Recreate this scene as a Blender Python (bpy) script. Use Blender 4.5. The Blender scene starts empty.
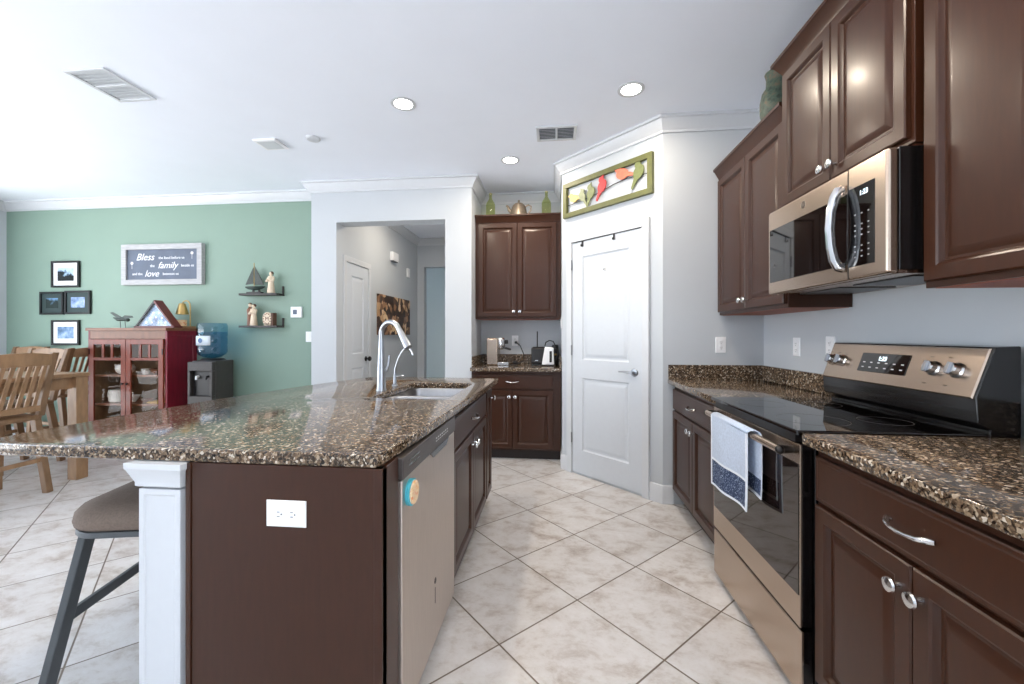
import bpy, bmesh, math, random
from mathutils import Vector, Matrix
random.seed(7)
SC = bpy.context.scene
COL = SC.collection
PI = math.pi

# ------------------------------------------------------------------ camera
cam_d = bpy.data.cameras.new('camera')
cam_d.sensor_width = 36.0
cam_d.lens = 412.0 / 1024 * 36
cam_d.shift_y = -7.5 / 1024
cam_d.clip_start = 0.02
cam = bpy.data.objects.new('camera', cam_d)
cam.location = (0, 0, 1.24)
cam.rotation_euler = (PI / 2, 0, math.radians(5.9))
COL.objects.link(cam)
SC.camera = cam

# ------------------------------------------------------------------ sky, lamps, exposure
W = bpy.data.worlds.new('sky')
SC.world = W
W.use_nodes = True
wn = W.node_tree.nodes['Background']
# overcast sky above; brighter lower half added to throw light up onto the ceiling
_n = W.node_tree.nodes
_tc = _n.new('ShaderNodeTexCoord')
_sx = _n.new('ShaderNodeSeparateXYZ')
_rp = _n.new('ShaderNodeValToRGB')
_mr = _n.new('ShaderNodeMapRange')
_mr.inputs[1].default_value = -1
_mr.inputs[2].default_value = 1
W.node_tree.links.new(_tc.outputs['Generated'], _sx.inputs[0])
W.node_tree.links.new(_sx.outputs['Z'], _mr.inputs[0])
W.node_tree.links.new(_mr.outputs[0], _rp.inputs[0])
W.node_tree.links.new(_rp.outputs[0], wn.inputs[0])
_e = _rp.color_ramp.elements
_e[0].position, _e[0].color = 0.47, (0.82, 0.84, 0.86, 1)
_e[1].position, _e[1].color = 0.53, (0.34, 0.38, 0.43, 1)
wn.inputs[1].default_value = 8.0
SC.view_settings.view_transform = 'Standard'
SC.view_settings.look = 'None'
SC.view_settings.gamma = 1.0
SC.view_settings.use_curve_mapping = False
SC.view_settings.exposure = 0.42
LAMP_W = 9.5
try:
    SC.cycles.max_bounces = 10
    SC.cycles.diffuse_bounces = 6
    SC.cycles.glossy_bounces = 5
    SC.cycles.sample_clamp_indirect = 8.0
except Exception:
    pass


# ------------------------------------------------------------------ materials
def S(r, g, b):
    f = lambda c: (c / 255 / 12.92) if c <= 10 else ((c / 255 + 0.055) / 1.055) ** 2.4
    return (f(r), f(g), f(b), 1)


class NT:
    def __init__(s, name):
        s.m = bpy.data.materials.new(name)
        s.m.use_nodes = True
        s.t = s.m.node_tree
        s.b = s.t.nodes['Principled BSDF']

    def n(s, typ, **kw):
        nd = s.t.nodes.new(typ)
        for k, v in kw.items():
            if k.startswith('i_'):
                k2 = k[2:]
                nd.inputs[int(k2) if k2.isdigit() else k2.replace('_', ' ')].default_value = v
            else:
                setattr(nd, k, v)
        return nd

    def l(s, a, b):
        s.t.links.new(a, b)

    def coord(s):
        return s.n('ShaderNodeTexCoord').outputs['Object']

    def noise(s, scale, detail=3, vec=None, rough=0.5):
        nd = s.n('ShaderNodeTexNoise')
        nd.inputs['Scale'].default_value = scale
        nd.inputs['Detail'].default_value = detail
        nd.inputs['Roughness'].default_value = rough
        s.l(vec if vec is not None else s.coord(), nd.inputs['Vector'])
        return nd

    def stretch(s, sx, sy, sz):
        mp = s.n('ShaderNodeMapping')
        mp.inputs['Scale'].default_value = (sx, sy, sz)
        s.l(s.coord(), mp.inputs['Vector'])
        return mp.outputs[0]

    def ramp(s, fac, stops, interp='LINEAR'):
        r = s.n('ShaderNodeValToRGB')
        r.color_ramp.interpolation = interp
        els = r.color_ramp.elements
        while len(els) > 1:
            els.remove(els[-1])
        els[0].position, els[0].color = stops[0]
        for p, c in stops[1:]:
            e = els.new(p)
            e.color = c
        s.l(fac, r.inputs[0])
        return r

    def bump(s, h, strength=0.1, dist=0.01):
        b = s.n('ShaderNodeBump')
        b.inputs['Strength'].default_value = strength
        b.inputs['Distance'].default_value = dist
        s.l(h, b.inputs['Height'])
        s.l(b.outputs[0], s.b.inputs['Normal'])


def mat(name, c, rough=0.5, metal=0.0, coat=0.0, var=0.06, vs=30.0, spec=None, bump=0.0, coat_rough=0.1, bs=None, stretch=None):
    t = NT(name)
    b = t.b
    b.inputs['Roughness'].default_value = rough
    b.inputs['Metallic'].default_value = metal
    b.inputs['Coat Weight'].default_value = coat
    b.inputs['Coat Roughness'].default_value = coat_rough
    if spec is not None:
        b.inputs['Specular IOR Level'].default_value = spec
    vec = t.stretch(*stretch) if stretch else None
    nz = t.noise(vs, 3, vec)
    lo = tuple(x * (1 - var) for x in c[:3]) + (1,)
    hi = tuple(min(1, x * (1 + var)) for x in c[:3]) + (1,)
    r = t.ramp(nz.outputs[0], [(0.3, lo), (0.7, hi)])
    t.l(r.outputs[0], b.inputs['Base Color'])
    if bump:
        n2 = t.noise(bs or vs * 4, 2, vec)
        t.bump(n2.outputs[0], bump, 0.002)
    return t.m


def emit(name, c, st):
    t = NT(name)
    t.b.inputs['Base Color'].default_value = (0, 0, 0, 1)
    t.b.inputs['Emission Color'].default_value = c
    t.b.inputs['Emission Strength'].default_value = st
    return t.m


def glass(name, tint=(1, 1, 1, 1), refl=0.10, rough=0.02, fac=0.5):
    t = NT(name)
    out = t.t.nodes['Material Output']
    tr = t.n('ShaderNodeBsdfTransparent')
    tr.inputs[0].default_value = tint
    gl = t.n('ShaderNodeBsdfGlossy')
    gl.inputs['Roughness'].default_value = rough
    gl.inputs['Color'].default_value = (1, 1, 1, 1)
    lw = t.n('ShaderNodeFresnel')
    lw.inputs[0].default_value = 1.45
    mul = t.n('ShaderNodeMath', operation='MULTIPLY_ADD')
    t.l(lw.outputs[0], mul.inputs[0])
    mul.inputs[1].default_value = fac
    mul.inputs[2].default_value = refl
    geo = t.n('ShaderNodeNewGeometry')
    fr_ = t.n('ShaderNodeMath', operation='SUBTRACT')
    fr_.inputs[0].default_value = 1.0
    t.l(geo.outputs['Backfacing'], fr_.inputs[1])
    m3 = t.n('ShaderNodeMath', operation='MULTIPLY')
    t.l(mul.outputs[0], m3.inputs[0])
    t.l(fr_.outputs[0], m3.inputs[1])
    mx = t.n('ShaderNodeMixShader')
    t.l(m3.outputs[0], mx.inputs[0])
    t.l(tr.outputs[0], mx.inputs[1])
    t.l(gl.outputs[0], mx.inputs[2])
    t.l(mx.outputs[0], out.inputs[0])
    return t.m


def granite():
    t = NT('granite')
    co = t.coord()
    nz = t.noise(40, 2, co)
    off = t.n('ShaderNodeMixRGB', blend_type='ADD')
    off.inputs[0].default_value = 0.012
    t.l(co, off.inputs[1])
    t.l(nz.outputs[1], off.inputs[2])
    v = t.n('ShaderNodeTexVoronoi')
    v.inputs['Scale'].default_value = 145
    t.l(off.outputs[0], v.inputs['Vector'])
    sep = t.n('ShaderNodeSeparateColor')
    t.l(v.outputs['Color'], sep.inputs[0])
    r1 = t.ramp(sep.outputs[0], [(0.0, S(26, 20, 17)), (0.26, S(52, 42, 34)), (0.42, S(88, 72, 58)), (0.6, S(112, 92, 74)),
                                 (0.74, S(142, 122, 100)), (0.86, S(176, 160, 140)), (0.945, S(224, 214, 200))], 'CONSTANT')
    v2 = t.n('ShaderNodeTexVoronoi')
    v2.inputs['Scale'].default_value = 270
    t.l(off.outputs[0], v2.inputs['Vector'])
    sep2 = t.n('ShaderNodeSeparateColor')
    t.l(v2.outputs['Color'], sep2.inputs[0])
    r2 = t.ramp(sep2.outputs[1], [(0.0, S(30, 24, 20)), (0.4, S(96, 80, 64)), (0.75, S(140, 120, 98)), (0.93, S(190, 180, 165))], 'CONSTANT')
    mx = t.n('ShaderNodeMixRGB')
    mx.inputs[0].default_value = 0.30
    t.l(r1.outputs[0], mx.inputs[1])
    t.l(r2.outputs[0], mx.inputs[2])
    big = t.noise(5, 3, co)
    rb = t.ramp(big.outputs[0], [(0.3, (0.78, 0.76, 0.74, 1)), (0.7, (1.12, 1.08, 1.02, 1))])
    m2 = t.n('ShaderNodeMixRGB', blend_type='MULTIPLY')
    m2.inputs[0].default_value = 1
    t.l(mx.outputs[0], m2.inputs[1])
    t.l(rb.outputs[0], m2.inputs[2])
    t.l(m2.outputs[0], t.b.inputs['Base Color'])
    t.b.inputs['Roughness'].default_value = 0.09
    t.b.inputs['Specular IOR Level'].default_value = 0.55
    return t.m


TILE, TO, TA = 0.4496, (-.205, 2.27), math.radians(43.66)


def floor_mat():
    t = NT('floor_tile')
    co = t.coord()
    sub = t.n('ShaderNodeVectorMath', operation='SUBTRACT')
    t.l(co, sub.inputs[0])
    sub.inputs[1].default_value = (TO[0], TO[1], 0)

    def axis(dx, dy):
        d = t.n('ShaderNodeVectorMath', operation='DOT_PRODUCT')
        t.l(sub.outputs[0], d.inputs[0])
        d.inputs[1].default_value = (dx / TILE, dy / TILE, 0)
        fl = t.n('ShaderNodeMath', operation='FLOOR')
        t.l(d.outputs['Value'], fl.inputs[0])
        fr = t.n('ShaderNodeMath', operation='FRACT')
        t.l(d.outputs['Value'], fr.inputs[0])
        pp = t.n('ShaderNodeMath', operation='PINGPONG')
        t.l(fr.outputs[0], pp.inputs[0])
        pp.inputs[1].default_value = 0.5
        return fl.outputs[0], pp.outputs[0]
    fa, da = axis(math.cos(TA), math.sin(TA))
    fb, db = axis(-math.sin(TA), math.cos(TA))
    mn = t.n('ShaderNodeMath', operation='MINIMUM')
    t.l(da, mn.inputs[0])
    t.l(db, mn.inputs[1])
    gm = t.n('ShaderNodeMapRange')
    gm.inputs[1].default_value = 0.0055
    gm.inputs[2].default_value = 0.0095
    t.l(mn.outputs[0], gm.inputs[0])
    cmb = t.n('ShaderNodeCombineXYZ')
    t.l(fa, cmb.inputs[0])
    t.l(fb, cmb.inputs[1])
    wn_ = t.n('ShaderNodeTexWhiteNoise', noise_dimensions='3D')
    t.l(cmb.outputs[0], wn_.inputs[0])
    sc = t.n('ShaderNodeVectorMath', operation='SCALE')
    t.l(wn_.outputs['Color'], sc.inputs[0])
    sc.inputs['Scale'].default_value = 9.0
    add = t.n('ShaderNodeVectorMath', operation='ADD')
    t.l(co, add.inputs[0])
    t.l(sc.outputs[0], add.inputs[1])
    mp = t.n('ShaderNodeMapping')
    mp.inputs['Scale'].default_value = (1.0, 1.35, 1.0)
    mp.inputs['Rotation'].default_value = (0, 0, 0.5)
    t.l(add.outputs[0], mp.inputs[0])
    n1 = t.noise(6.5, 9, mp.outputs[0], 0.70)
    n1.inputs['Distortion'].default_value = 0.25
    r1 = t.ramp(n1.outputs[0], [(0.30, S(160, 150, 142)), (0.40, S(186, 179, 174)), (0.50, S(204, 201, 199)), (0.70, S(215, 214, 214))])
    n2 = t.noise(30, 6, mp.outputs[0], 0.75)
    r2 = t.ramp(n2.outputs[0], [(0.32, (0.86, 0.82, 0.78, 1)), (0.48, (1, 1, 1, 1))])
    m1 = t.n('ShaderNodeMixRGB', blend_type='MULTIPLY')
    m1.inputs[0].default_value = 0.7
    t.l(r1.outputs[0], m1.inputs[1])
    t.l(r2.outputs[0], m1.inputs[2])
    mr = t.n('ShaderNodeMapRange')
    mr.inputs[3].default_value = 0.93
    mr.inputs[4].default_value = 1.05
    t.l(wn_.outputs['Value'], mr.inputs[0])
    hs = t.n('ShaderNodeVectorMath', operation='SCALE')
    t.l(m1.outputs[0], hs.inputs[0])
    t.l(mr.outputs[0], hs.inputs['Scale'])
    mg = t.n('ShaderNodeMixRGB')
    t.l(gm.outputs[0], mg.inputs[0])
    mg.inputs[1].default_value = S(104, 92, 80)
    t.l(hs.outputs[0], mg.inputs[2])
    t.l(mg.outputs[0], t.b.inputs['Base Color'])
    t.b.inputs['Roughness'].default_value = 0.33
    t.bump(gm.outputs[0], 0.35, 0.003)
    return t.m


def picture_mat(name, z0, sky, dark, mid, sc=9.0, thr=0.0):
    t = NT(name)
    co = t.coord()
    sx = t.n('ShaderNodeSeparateXYZ')
    t.l(co, sx.inputs[0])
    nz = t.noise(sc, 4, co)
    ma = t.n('ShaderNodeMath', operation='MULTIPLY_ADD')
    t.l(nz.outputs[0], ma.inputs[0])
    ma.inputs[1].default_value = 0.30
    t.l(sx.outputs['Z'], ma.inputs[2])
    r = t.ramp(ma.outputs[0], [(z0, dark), (z0 + 0.03, dark), (z0 + 0.04, mid), (z0 + 0.07, sky), (z0 + 0.15, tuple(min(1, c * 1.25) for c in sky[:3]) + (1,))])
    t.l(r.outputs[0], t.b.inputs['Base Color'])
    t.b.inputs['Roughness'].default_value = 0.15
    return t.m


def blotch(name, stops, sc=20.0, rough=0.4, vor=False):
    t = NT(name)
    if vor:
        nd = t.n('ShaderNodeTexVoronoi')
        nd.inputs['Scale'].default_value = sc
        t.l(t.coord(), nd.inputs['Vector'])
        sp = t.n('ShaderNodeSeparateColor')
        t.l(nd.outputs['Color'], sp.inputs[0])
        o = sp.outputs[0]
    else:
        o = t.noise(sc, 4).outputs[0]
    r = t.ramp(o, stops)
    t.l(r.outputs[0], t.b.inputs['Base Color'])
    t.b.inputs['Roughness'].default_value = rough
    return t.m


M = {}
M['wall'] = mat('wall_paint', S(191, 196, 201), 0.6, var=0.012, vs=3, bump=0.05, bs=220)
M['green'] = mat('green_paint', S(130, 154, 140), 0.55, var=0.015, vs=3, bump=0.05, bs=220)
M['ceil'] = mat('ceiling_paint', S(238, 243, 252), 0.8, var=0.01, vs=3)
M['trim'] = mat('white_trim', S(206, 209, 213), 0.35, var=0.01)
M['door'] = mat('white_door', S(204, 209, 215), 0.38, var=0.01)
M['floor'] = floor_mat()
M['wood'] = mat('espresso_wood', S(56, 29, 15), 0.36, coat=0.14, spec=0.33, var=0.10, vs=22, stretch=(3, 3, 0.5), coat_rough=0.2)
M['wood_in'] = mat('red_plywood', S(150, 84, 62), 0.6, var=0.08)
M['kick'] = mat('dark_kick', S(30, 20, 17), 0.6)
M['granite'] = granite()
M['steel'] = mat('brushed_steel', S(192, 174, 158), 0.27, metal=1.0, var=0.05, vs=60, stretch=(0.3, 0.3, 12))
M['steel_v'] = mat('brushed_steel_soft', S(206, 195, 186), 0.42, metal=1.0, var=0.05, vs=50, stretch=(8, 8, 0.3))
M['sinksteel'] = mat('sink_steel', S(168, 168, 170), 0.3, metal=1.0, var=0.04, vs=40)
M['chrome'] = mat('satin_chrome', S(215, 215, 216), 0.16, metal=1.0, var=0.02)
M['nickel'] = mat('brushed_nickel', S(166, 170, 176), 0.28, metal=1.0, var=0.02)
M['darkmetal'] = mat('dark_metal', S(60, 58, 58), 0.35, metal=1.0)
M['black'] = mat('black_enamel', S(18, 17, 18), 0.18, coat=0.3, var=0.1)
M['blackglass'] = mat('black_glass', S(10, 9, 10), 0.03, spec=0.7, var=0.05)
M['ovenglass'] = mat('oven_glass', S(30, 21, 18), 0.03, spec=0.9, var=0.05)
M['blackplastic'] = mat('black_plastic', S(28, 27, 28), 0.4)
M['graphite'] = mat('graphite_plastic', S(78, 72, 70), 0.35, metal=0.3)
M['white'] = mat('white_plastic', S(240, 241, 243), 0.3, var=0.01)
M['slot'] = mat('outlet_slot', S(90, 90, 94), 0.5)
M['mark'] = mat('pale_marking', S(214, 214, 214), 0.4)
M['pale'] = mat('button_print', S(150, 150, 152), 0.5)
M['digit'] = emit('lit_digits', (0.75, 0.9, 1.0, 1), 3.0)
M['lamp'] = emit('lit_lamp', (1.0, 0.95, 0.86, 1), 14.0)
M['oak'] = mat('oak_wood', S(146, 114, 84), 0.42, var=0.16, vs=14, stretch=(2, 2, 0.6))
M['oak_d'] = mat('oak_wood_dark', S(122, 94, 68), 0.45, var=0.16, vs=14, stretch=(2, 2, 0.6))
M['cherry_door'] = mat('cherry_door_wood', S(122, 52, 32), 0.42, coat=0.1, var=0.16, vs=10, stretch=(2, 2, 0.6))
M['cherry'] = mat('cherry_wood', S(122, 76, 48), 0.42, coat=0.1, var=0.14, vs=12, stretch=(2, 2, 0.6))
M['redside'] = mat('deep_red_wood', S(120, 16, 38), 0.42, var=0.22, vs=9, stretch=(3, 3, 0.6))
M['shelfdark'] = mat('dark_shelf', S(40, 32, 30), 0.45)
M['glass'] = glass('clear_glass', refl=0.0, fac=0.5)
M['pane'] = glass('door_pane', refl=0.0, fac=0.35)
M['bottleglass'] = glass('green_glass', (0.78, 0.82, 0.50, 1), 0.02, fac=0.8)
M['water'] = glass('blue_water', (0.56, 0.76, 0.88, 1), 0.03, fac=0.8)
M['fabric'] = mat('stool_fabric', S(112, 98, 88), 0.9, var=0.14, vs=160, bump=0.3, bs=500)
M['stoolmetal'] = mat('stool_metal', S(84, 88, 91), 0.45, metal=0.3)
M['towel'] = mat('towel_pale', S(196, 208, 226), 0.95, var=0.10, vs=120, bump=0.5, bs=700)
M['towel_e'] = mat('towel_edge', S(232, 238, 246), 0.95)
M['navy'] = blotch('towel_navy', [(0.40, S(44, 58, 88)), (0.55, S(60, 76, 108)), (0.62, S(150, 165, 190))], 170, 0.95)
M['frame_k'] = mat('black_frame', S(26, 28, 30), 0.35)
M['mat_w'] = mat('mat_board', S(236, 238, 240), 0.7)
M['mat_d'] = mat('dark_mat_board', S(38, 58, 58), 0.6)
M['signframe'] = mat('whitewashed_wood', S(176, 176, 178), 0.6, var=0.16, vs=18, stretch=(0.6, 3, 6))
M['slate'] = mat('slate_board', S(92, 102, 120), 0.6, var=0.12, vs=8)
M['olive'] = mat('olive_frame', S(98, 100, 56), 0.5, var=0.14, vs=20)
M['teal'] = mat('teal_rim', S(70, 172, 190), 0.4)
M['brass'] = mat('brass', S(190, 160, 104), 0.3, metal=1.0)
M['pewter'] = mat('aged_pewter', S(128, 116, 102), 0.45, metal=0.6, var=0.2)
M['verdigris'] = blotch('verdigris', [(0.35, S(34, 44, 38)), (0.5, S(60, 78, 66)), (0.65, S(92, 78, 62))], 32, 0.6)
M['cream'] = mat('cream_resin', S(226, 208, 184), 0.6, var=0.05)
M['brownhair'] = mat('brown_resin', S(92, 62, 46), 0.6)
M['darkgreen'] = mat('dark_green', S(36, 54, 48), 0.45)
M['sail'] = mat('bronze_sail', S(62, 68, 64), 0.5, metal=0.3, var=0.25, vs=60)
M['ceramic'] = mat('white_ceramic', S(232, 226, 216), 0.2)
M['brownclay'] = mat('brown_ceramic', S(128, 84, 62), 0.35)
M['yellow'] = mat('ochre_dish', S(206, 164, 92), 0.4)
M['flagblue'] = blotch('flag_with_reflections', [(0.35, S(70, 96, 142)), (0.55, S(150, 178, 208)), (0.7, S(214, 226, 238))], 14, 0.25)  # flag blue, with pale reflections of the case glass painted in
M['flagcase'] = mat('mahogany', S(100, 34, 34), 0.35)
M['label'] = mat('bottle_label', S(214, 226, 236), 0.4)
M['blue'] = mat('deep_blue', S(46, 92, 140), 0.4)
M['grey'] = mat('grey_plastic', S(66, 63, 62), 0.4, metal=0.3)
M['hallfar'] = mat('hall_far_paint', S(206, 210, 214), 0.6, var=0.01)
M['hinge'] = mat('hinge_steel', S(140, 142, 146), 0.35, metal=1.0)
M['orange'] = blotch('orange_badge', [(0.3, S(222, 124, 64)), (0.5, S(240, 214, 176)), (0.7, S(226, 160, 84))], 60, 0.4)
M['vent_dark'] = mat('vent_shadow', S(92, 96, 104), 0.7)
M['canvas'] = blotch('sepia_canvas', [(0.0, S(44, 32, 26)), (0.45, S(74, 52, 40)), (0.6, S(120, 84, 58)), (0.78, S(176, 132, 92)), (0.92, S(222, 190, 150))], 13, 0.5, True)


# ------------------------------------------------------------------ mesh builder
class MB:
    def __init__(s):
        s.bm = bmesh.new()
        s.mi = 0
        s.X = Matrix.Identity(4)

    def use(s, i):
        s.mi = i
        return s

    def at(s, *loc, rx=0, ry=0, rz=0):
        s.X = Matrix.Translation(loc) @ Matrix.Rotation(rz, 4, 'Z') @ Matrix.Rotation(ry, 4, 'Y') @ Matrix.Rotation(rx, 4, 'X')
        return s

    def v(s, *p):
        return s.bm.verts.new(s.X @ Vector(p))

    def f(s, vs):
        try:
            fc = s.bm.faces.new(vs)
            fc.material_index = s.mi
            return fc
        except ValueError:
            return None

    def box(s, x0, x1, y0, y1, z0, z1):
        p = [s.v(x, y, z) for z in (z0, z1) for y in (y0, y1) for x in (x0, x1)]
        for q in ((0, 2, 3, 1), (4, 5, 7, 6), (0, 1, 5, 4), (2, 6, 7, 3), (0, 4, 6, 2), (1, 3, 7, 5)):
            s.f([p[i] for i in q])
        return s

    def prism(s, pts, h0, h1, ax='z'):
        g = {'z': lambda a, b, h: (a, b, h), 'y': lambda a, b, h: (a, h, b), 'x': lambda a, b, h: (h, a, b)}[ax]
        a = [s.v(*g(p[0], p[1], h0)) for p in pts]
        b = [s.v(*g(p[0], p[1], h1)) for p in pts]
        n = len(pts)
        s.f(a[::-1])
        s.f(b)
        for i in range(n):
            s.f([a[i], a[(i + 1) % n], b[(i + 1) % n], b[i]])
        return s

    def lathe(s, prof, n=24, ax='z', c=(0, 0, 0), cap=True):
        g = {'z': lambda r, t, h: (c[0] + r * math.cos(t), c[1] + r * math.sin(t), c[2] + h),
             'y': lambda r, t, h: (c[0] + r * math.cos(t), c[1] + h, c[2] + r * math.sin(t)),
             'x': lambda r, t, h: (c[0] + h, c[1] + r * math.cos(t), c[2] + r * math.sin(t))}[ax]
        rings = []
        for r, h in prof:
            if r < 1e-5:
                rings.append([s.v(*g(0, 0, h))])
            else:
                rings.append([s.v(*g(r, 2 * PI * i / n, h)) for i in range(n)])
        for A, B in zip(rings, rings[1:]):
            for i in range(n):
                j = (i + 1) % n
                q = [A[i % len(A)], A[j % len(A)], B[j % len(B)], B[i % len(B)]]
                u = []
                for w in q:
                    if w not in u:
                        u.append(w)
                if len(u) > 2:
                    s.f(u)
        for R_, rev in ((rings[0], 1), (rings[-1], 0)):
            if len(R_) > 2 and cap:
                s.f(R_[::-1] if rev else R_)
        return s

    def tube(s, path, r, n=10, flat=1.0, up=(0, 0, 1)):
        P = [Vector(p) for p in path]
        rr = r if isinstance(r, (list, tuple)) else [r] * len(P)
        rings = []
        prev = None
        for i, p in enumerate(P):
            d = (P[min(i + 1, len(P) - 1)] - P[max(i - 1, 0)]).normalized()
            u = Vector(up) if prev is None else prev
            if abs(u.dot(d)) > 0.95:
                u = Vector((1, 0, 0)) if abs(d.x) < 0.9 else Vector((0, 1, 0))
            a = (u - d * u.dot(d)).normalized()
            prev = a
            b = d.cross(a)
            rings.append([s.v(*(p + a * (rr[i] * math.cos(2 * PI * k / n)) + b * (rr[i] * flat * math.sin(2 * PI * k / n)))) for k in range(n)])
        for A, B in zip(rings, rings[1:]):
            for k in range(n):
                s.f([A[k], A[(k + 1) % n], B[(k + 1) % n], B[k]])
        s.f(rings[0][::-1])
        s.f(rings[-1])
        return s

    def bar(s, a, b, w, h, up=(0, 0, 1)):
        """rectangular bar from a to b; w across, h along up"""
        a, b = Vector(a), Vector(b)
        d = (b - a).normalized()
        u = Vector(up)
        u = (u - d * u.dot(d)).normalized()
        c = d.cross(u)
        R_ = [[s.v(*(p + c * (sx * w / 2) + u * (sy * h / 2))) for sx, sy in ((-1, -1), (1, -1), (1, 1), (-1, 1))] for p in (a, b)]
        s.f(R_[0][::-1])
        s.f(R_[1])
        for k in range(4):
            s.f([R_[0][k], R_[0][(k + 1) % 4], R_[1][(k + 1) % 4], R_[1][k]])
        return s

    def panel(s, x0, x1, z0, z1, y, prof, th):
        """door slab facing -y with concentric profile rings (inset, depth)"""
        rings = []
        for ins, d in [(0, th)] + prof:
            rings.append([s.v(x0 + ins, y + d, z0 + ins), s.v(x1 - ins, y + d, z0 + ins), s.v(x1 - ins, y + d, z1 - ins), s.v(x0 + ins, y + d, z1 - ins)])
        for A, B in zip(rings, rings[1:]):
            for k in range(4):
                s.f([A[k], A[(k + 1) % 4], B[(k + 1) % 4], B[k]])
        s.f(rings[-1])
        s.f(rings[0][::-1])
        return s

    def sphere(s, c, rx, ry=None, rz=None, n=14):
        ry = ry or rx
        rz = rz or rx
        rings = []
        m = n // 2
        for i in range(m + 1):
            t = -PI / 2 + PI * i / m
            if i in (0, m):
                rings.append([s.v(c[0], c[1], c[2] + rz * math.sin(t))])
            else:
                rings.append([s.v(c[0] + rx * math.cos(t) * math.cos(2 * PI * k / n), c[1] + ry * math.cos(t) * math.sin(2 * PI * k / n), c[2] + rz * math.sin(t)) for k in range(n)])
        for A, B in zip(rings, rings[1:]):
            for k in range(n):
                q = [A[k % len(A)], A[(k + 1) % n % len(A)], B[(k + 1) % n % len(B)], B[k % len(B)]]
                u = []
                for w in q:
                    if w not in u:
                        u.append(w)
                s.f(u)
        return s

    def add_mesh(s, me, X):
        n0 = len(s.bm.verts)
        f0 = len(s.bm.faces)
        s.bm.from_mesh(me)
        s.bm.verts.ensure_lookup_table()
        s.bm.faces.ensure_lookup_table()
        for v in s.bm.verts[n0:]:
            v.co = s.X @ (X @ v.co)
        for f in s.bm.faces[f0:]:
            f.material_index = s.mi
        return s

    def text(s, txt, size, loc, ext=0.0006, shear=0.0, align='CENTER', rx=PI / 2, rz=0.0):
        cu = bpy.data.curves.new('t', 'FONT')
        cu.body = txt
        cu.size = size
        cu.extrude = ext
        cu.shear = shear
        cu.align_x = align
        cu.align_y = 'CENTER'
        cu.resolution_u = 3
        o = bpy.data.objects.new('t', cu)
        COL.objects.link(o)
        bpy.context.view_layer.update()
        me = bpy.data.meshes.new_from_object(o.evaluated_get(bpy.context.evaluated_depsgraph_get()))
        s.add_mesh(me, Matrix.Translation(loc) @ Matrix.Rotation(rz, 4, 'Z') @ Matrix.Rotation(rx, 4, 'X'))
        bpy.data.objects.remove(o)
        bpy.data.curves.remove(cu)
        bpy.data.meshes.remove(me)
        return s


def link(name, me, parent=None, loc=(0, 0, 0), rz=0.0):
    o = bpy.data.objects.new(name, me)
    o.location = loc
    o.rotation_euler = (0, 0, rz)
    COL.objects.link(o)
    if parent is not None:
        o.parent = parent
    return o


def build(name, mb, m, parent=None, loc=(0, 0, 0), rz=0.0, bev=0.0, seg=2, sharp=32, label=None, norm=True):
    if norm:
        bmesh.ops.recalc_face_normals(mb.bm, faces=mb.bm.faces[:])
    me = bpy.data.meshes.new(name)
    mb.bm.to_mesh(me)
    mb.bm.free()
    for x in (m if isinstance(m, (list, tuple)) else [m]):
        me.materials.append(M[x] if isinstance(x, str) else x)
    for p in me.polygons:
        p.use_smooth = True
    me.set_sharp_from_angle(angle=math.radians(sharp))
    o = link(name, me, parent, loc, rz)
    if bev:
        b = o.modifiers.new('bevel', 'BEVEL')
        b.width = bev
        b.segments = seg
        b.limit_method = 'ANGLE'
        b.angle_limit = math.radians(35)
        b.harden_normals = True
    if label:
        o['label'] = label
    return o


def tag(o, label, cat, group=None):
    o['label'] = label
    o['category'] = cat
    if group:
        o['group'] = group
    return o


def thing(name, label, cat, loc=(0, 0, 0), rz=0.0, group=None):
    return tag(link(name, None, None, loc, rz), label, cat, group)


def struct(name, mb, m, **kw):
    o = build(name, mb, m, **kw)
    o['kind'] = 'structure'
    return o


# ================================================================== SETTING
XW, YS, CE = 1.49, 3.12, 2.82
XL, YG, YM, YB = -6.55, 4.30, 4.07, 4.63
C1, C2 = (0.79, 3.12), (0.07, 3.84)
YR = -3.2
struct('floor', MB().box(XL - .1, XW + .1, YR - .1, 9.0, -.08, 0), 'floor')
struct('ceiling', MB().box(XL - .1, XW + .1, YR - .1, 9.0, CE, CE + .1), 'ceil')
# right wall with an open gap added behind the camera for fill light
struct('wall_right', MB().box(XW, XW + .1, -.7, YS + .1, 0, CE).box(XW, XW + .1, YR, -2.9, 0, CE).box(XW, XW + .1, -2.9, -.7, 2.5, CE), 'wall')
struct('wall_pantry_side', MB().prism([C1, (XW, YS), (XW, YS + .1), (C1[0] + .04, YS + .1)], 0, CE), 'wall')
struct('wall_pantry', MB().prism([C2, C1, (C1[0] + .07, C1[1] + .07), (C2[0] + .07, C2[1] + .07)], 0, CE), 'wall')
struct('wall_nook_right', MB().prism([C2, (C2[0], YB), (C2[0] + .1, YB), (C2[0] + .1, C2[1] + .04)], 0, CE), 'wall')
struct('wall_nook_back', MB().box(-.95, .17, YB, YB + .1, 0, CE), 'wall')
OX0, OX1, OZ = -2.256, -1.10, 2.405
mb = MB().box(-2.53, OX0, YM, YM + .19, 0, CE).box(OX0, OX1, YM, YM + .19, OZ, CE).box(OX1, -.83, YM, YB + .1, 0, CE)
struct('wall_center', mb, 'wall')
struct('wall_dining', MB().box(XL, -2.53, YG, YG + .1, 0, CE), 'green')
# left wall with an open gap outside the frame, widened for more daylight
mb = MB().box(XL - .1, XL, 3.3, YG + .1, 0, CE).box(XL - .1, XL, -3.0, 3.3, 2.5, CE).box(XL - .1, XL, YR, -3.0, 0, CE)
struct('wall_left', mb, 'wall')
mb = MB().box(XL, XW, YR - .1, YR, 0, CE)
struct('wall_rear', mb, 'wall')
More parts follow.
